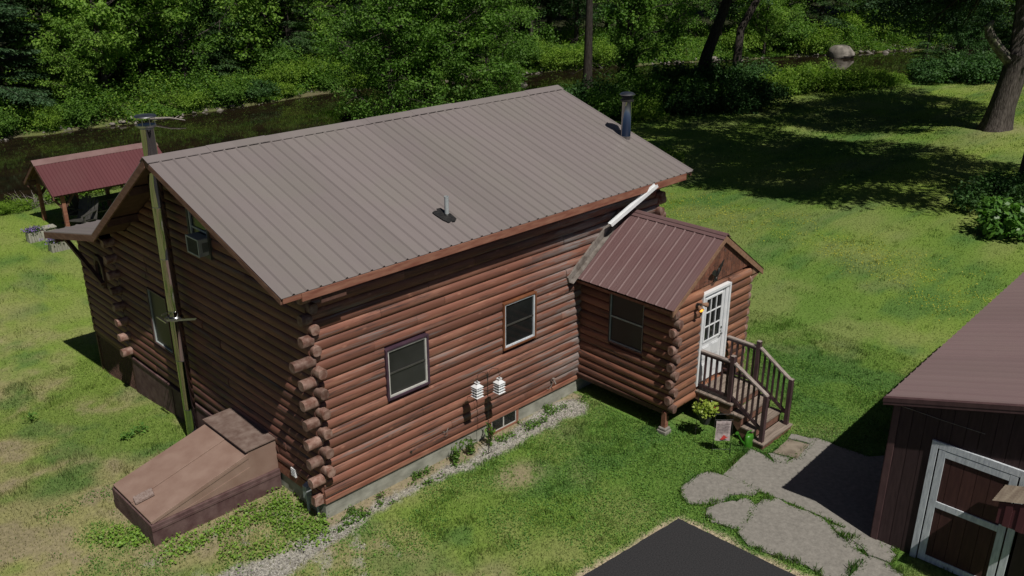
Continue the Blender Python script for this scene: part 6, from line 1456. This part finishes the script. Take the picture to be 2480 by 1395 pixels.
# undergrowth on the far bank: one green mass nobody could count
def ud(x, y):
    q = y-fb(x); return sstep(-1.3, -.1, q+(fbm(x*.5, y*.5, 95)-.5)*2.4)*sstep(22, 8, q)*(hgt(x, y) > WZ+.1)*np.clip(.45+1.1*fbm(x*.35, y*.35, 97), 0, 1)
def under(name, n, size, mat, hh, sd):
    r_ = np.random.default_rng(sd); x = r_.uniform(-6, 105, n); q = r_.random(n)**1.9*16-1.2; y = fb(x)+q; kp = r_.random(n) < ud(x, y); x, y = x[kp], y[kp]
    hb_ = hh*1.9*sstep(.42, .72, fbm(x*.42, y*.42, 99))+.10; P_ = np.stack([x, y, hgt(x, y)+hb_*r_.random(len(x))], 1); o = leaf_mesh(name, P_, size, mat, None, asp=.6, up=.7, rgn=r_); o['kind'] = 'stuff'
under('undergrowth', 330000, .18, LF['broad'], 1.0, 5); under('undergrowth', 150000, .16, LF['bush'], .8, 6)
# small yellow flowers in a drift across the right lawn
fa_ = [G(1600, 478, -.3), G(1760, 520, -.25), G(1950, 590, -.2), G(2150, 640, -.15), G(2300, 720, -.1)]; fa_ = [(p.x, p.y) for p in fa_]
def fld(x, y): return sstep(2.2, .1, edge_d(x, y, fa_)+(fbm(x*.8, y*.8, 101)-.5)*3.2)*sstep(.35, .6, fbm(x*2.5, y*2.5, 103))
L_YEL = leaf_mat('yellow_petals', [(.30, .30, .02), (.42, .40, .03), (.55, .50, .06)], .3)
gcover('wildflowers', 60000, (12, 30, -6, 14), fld, .034, L_YEL, .09, .9)
# plants at the foundation
def weed(x, y, h, s, label, n=26, leaf=L_WEED):
    rr = np.random.default_rng(int(x*100)+7); t = empty('tall_weed', (x, y, 0), label, 'plant'); m = MB(); P_ = []
    for i in range(4):
        e = (x+rr.normal()*.05, y+rr.normal()*.04, h*rr.uniform(.7, 1)); m.tube([(x+rr.normal()*.02, y, -.02), e], [.006, .003], 4)
        for j in range(n): u = rr.uniform(.15, 1.03); P_.append((x+(e[0]-x)*u+rr.normal()*.04, y+(e[1]-y)*u+rr.normal()*.04, e[2]*u))
    m.build('stem', M['plastgreen'] if False else M['rail'], t); leaf_mesh('foliage', np.array(P_), s, leaf, t, asp=.4, up=.3, rgn=rr)
weed(3.78, -.30, .62, .10, 'tall leafy weed against the foundation beside the basement window'); weed(3.28, -.27, .45, .09, 'leafy weed at the foundation, middle of three'); weed(2.86, -.28, .46, .09, 'leafy weed at the foundation, farthest from the basement window')
for i, (u, v, h, l) in enumerate([(1012, 1158, .2, 'low weed at the foundation halfway along the long wall'), (918, 1208, .22, 'low weed at the foundation near the stacked log ends'), (850, 1245, .2, 'low weed at the foundation corner below the log ends'), (1322, 990, .18, 'low weed at the foundation near the spigot'), (1245, 1015, .2, 'low weed just past the basement window'), (780, 1255, .2, 'low weed at the very corner of the foundation')]):
    p = G(u, v); weed(p.x, p.y, h*.8, .055, l, 12)
def rosette(u, v, r, label):
    p = G(u, v, hz(*G(u, v)[:2])); rr = np.random.default_rng(int(u)); t = empty('broad_weed', p, label, 'plant'); n = 60
    a = rr.uniform(0, 6.28, n); q = rr.random(n)*r; P_ = np.stack([p.x+np.cos(a)*q, p.y+np.sin(a)*q, p.z+.03+.10*rr.random(n)], 1); leaf_mesh('foliage', P_, .085, L_CLOV, t, asp=.4, up=.8, rgn=rr)
for u, v, r, l in ((338, 1045, .22, 'dark broad weed in the lawn above the bulkhead'), (310, 1060, .15, 'small broad weed next to the dark one above the bulkhead'), (2055, 445, .28, 'lone leafy weed at the shadow edge on the far lawn'), (75, 1015, .2, 'dark weed clump in the left lawn')): rosette(u, v, r, l)
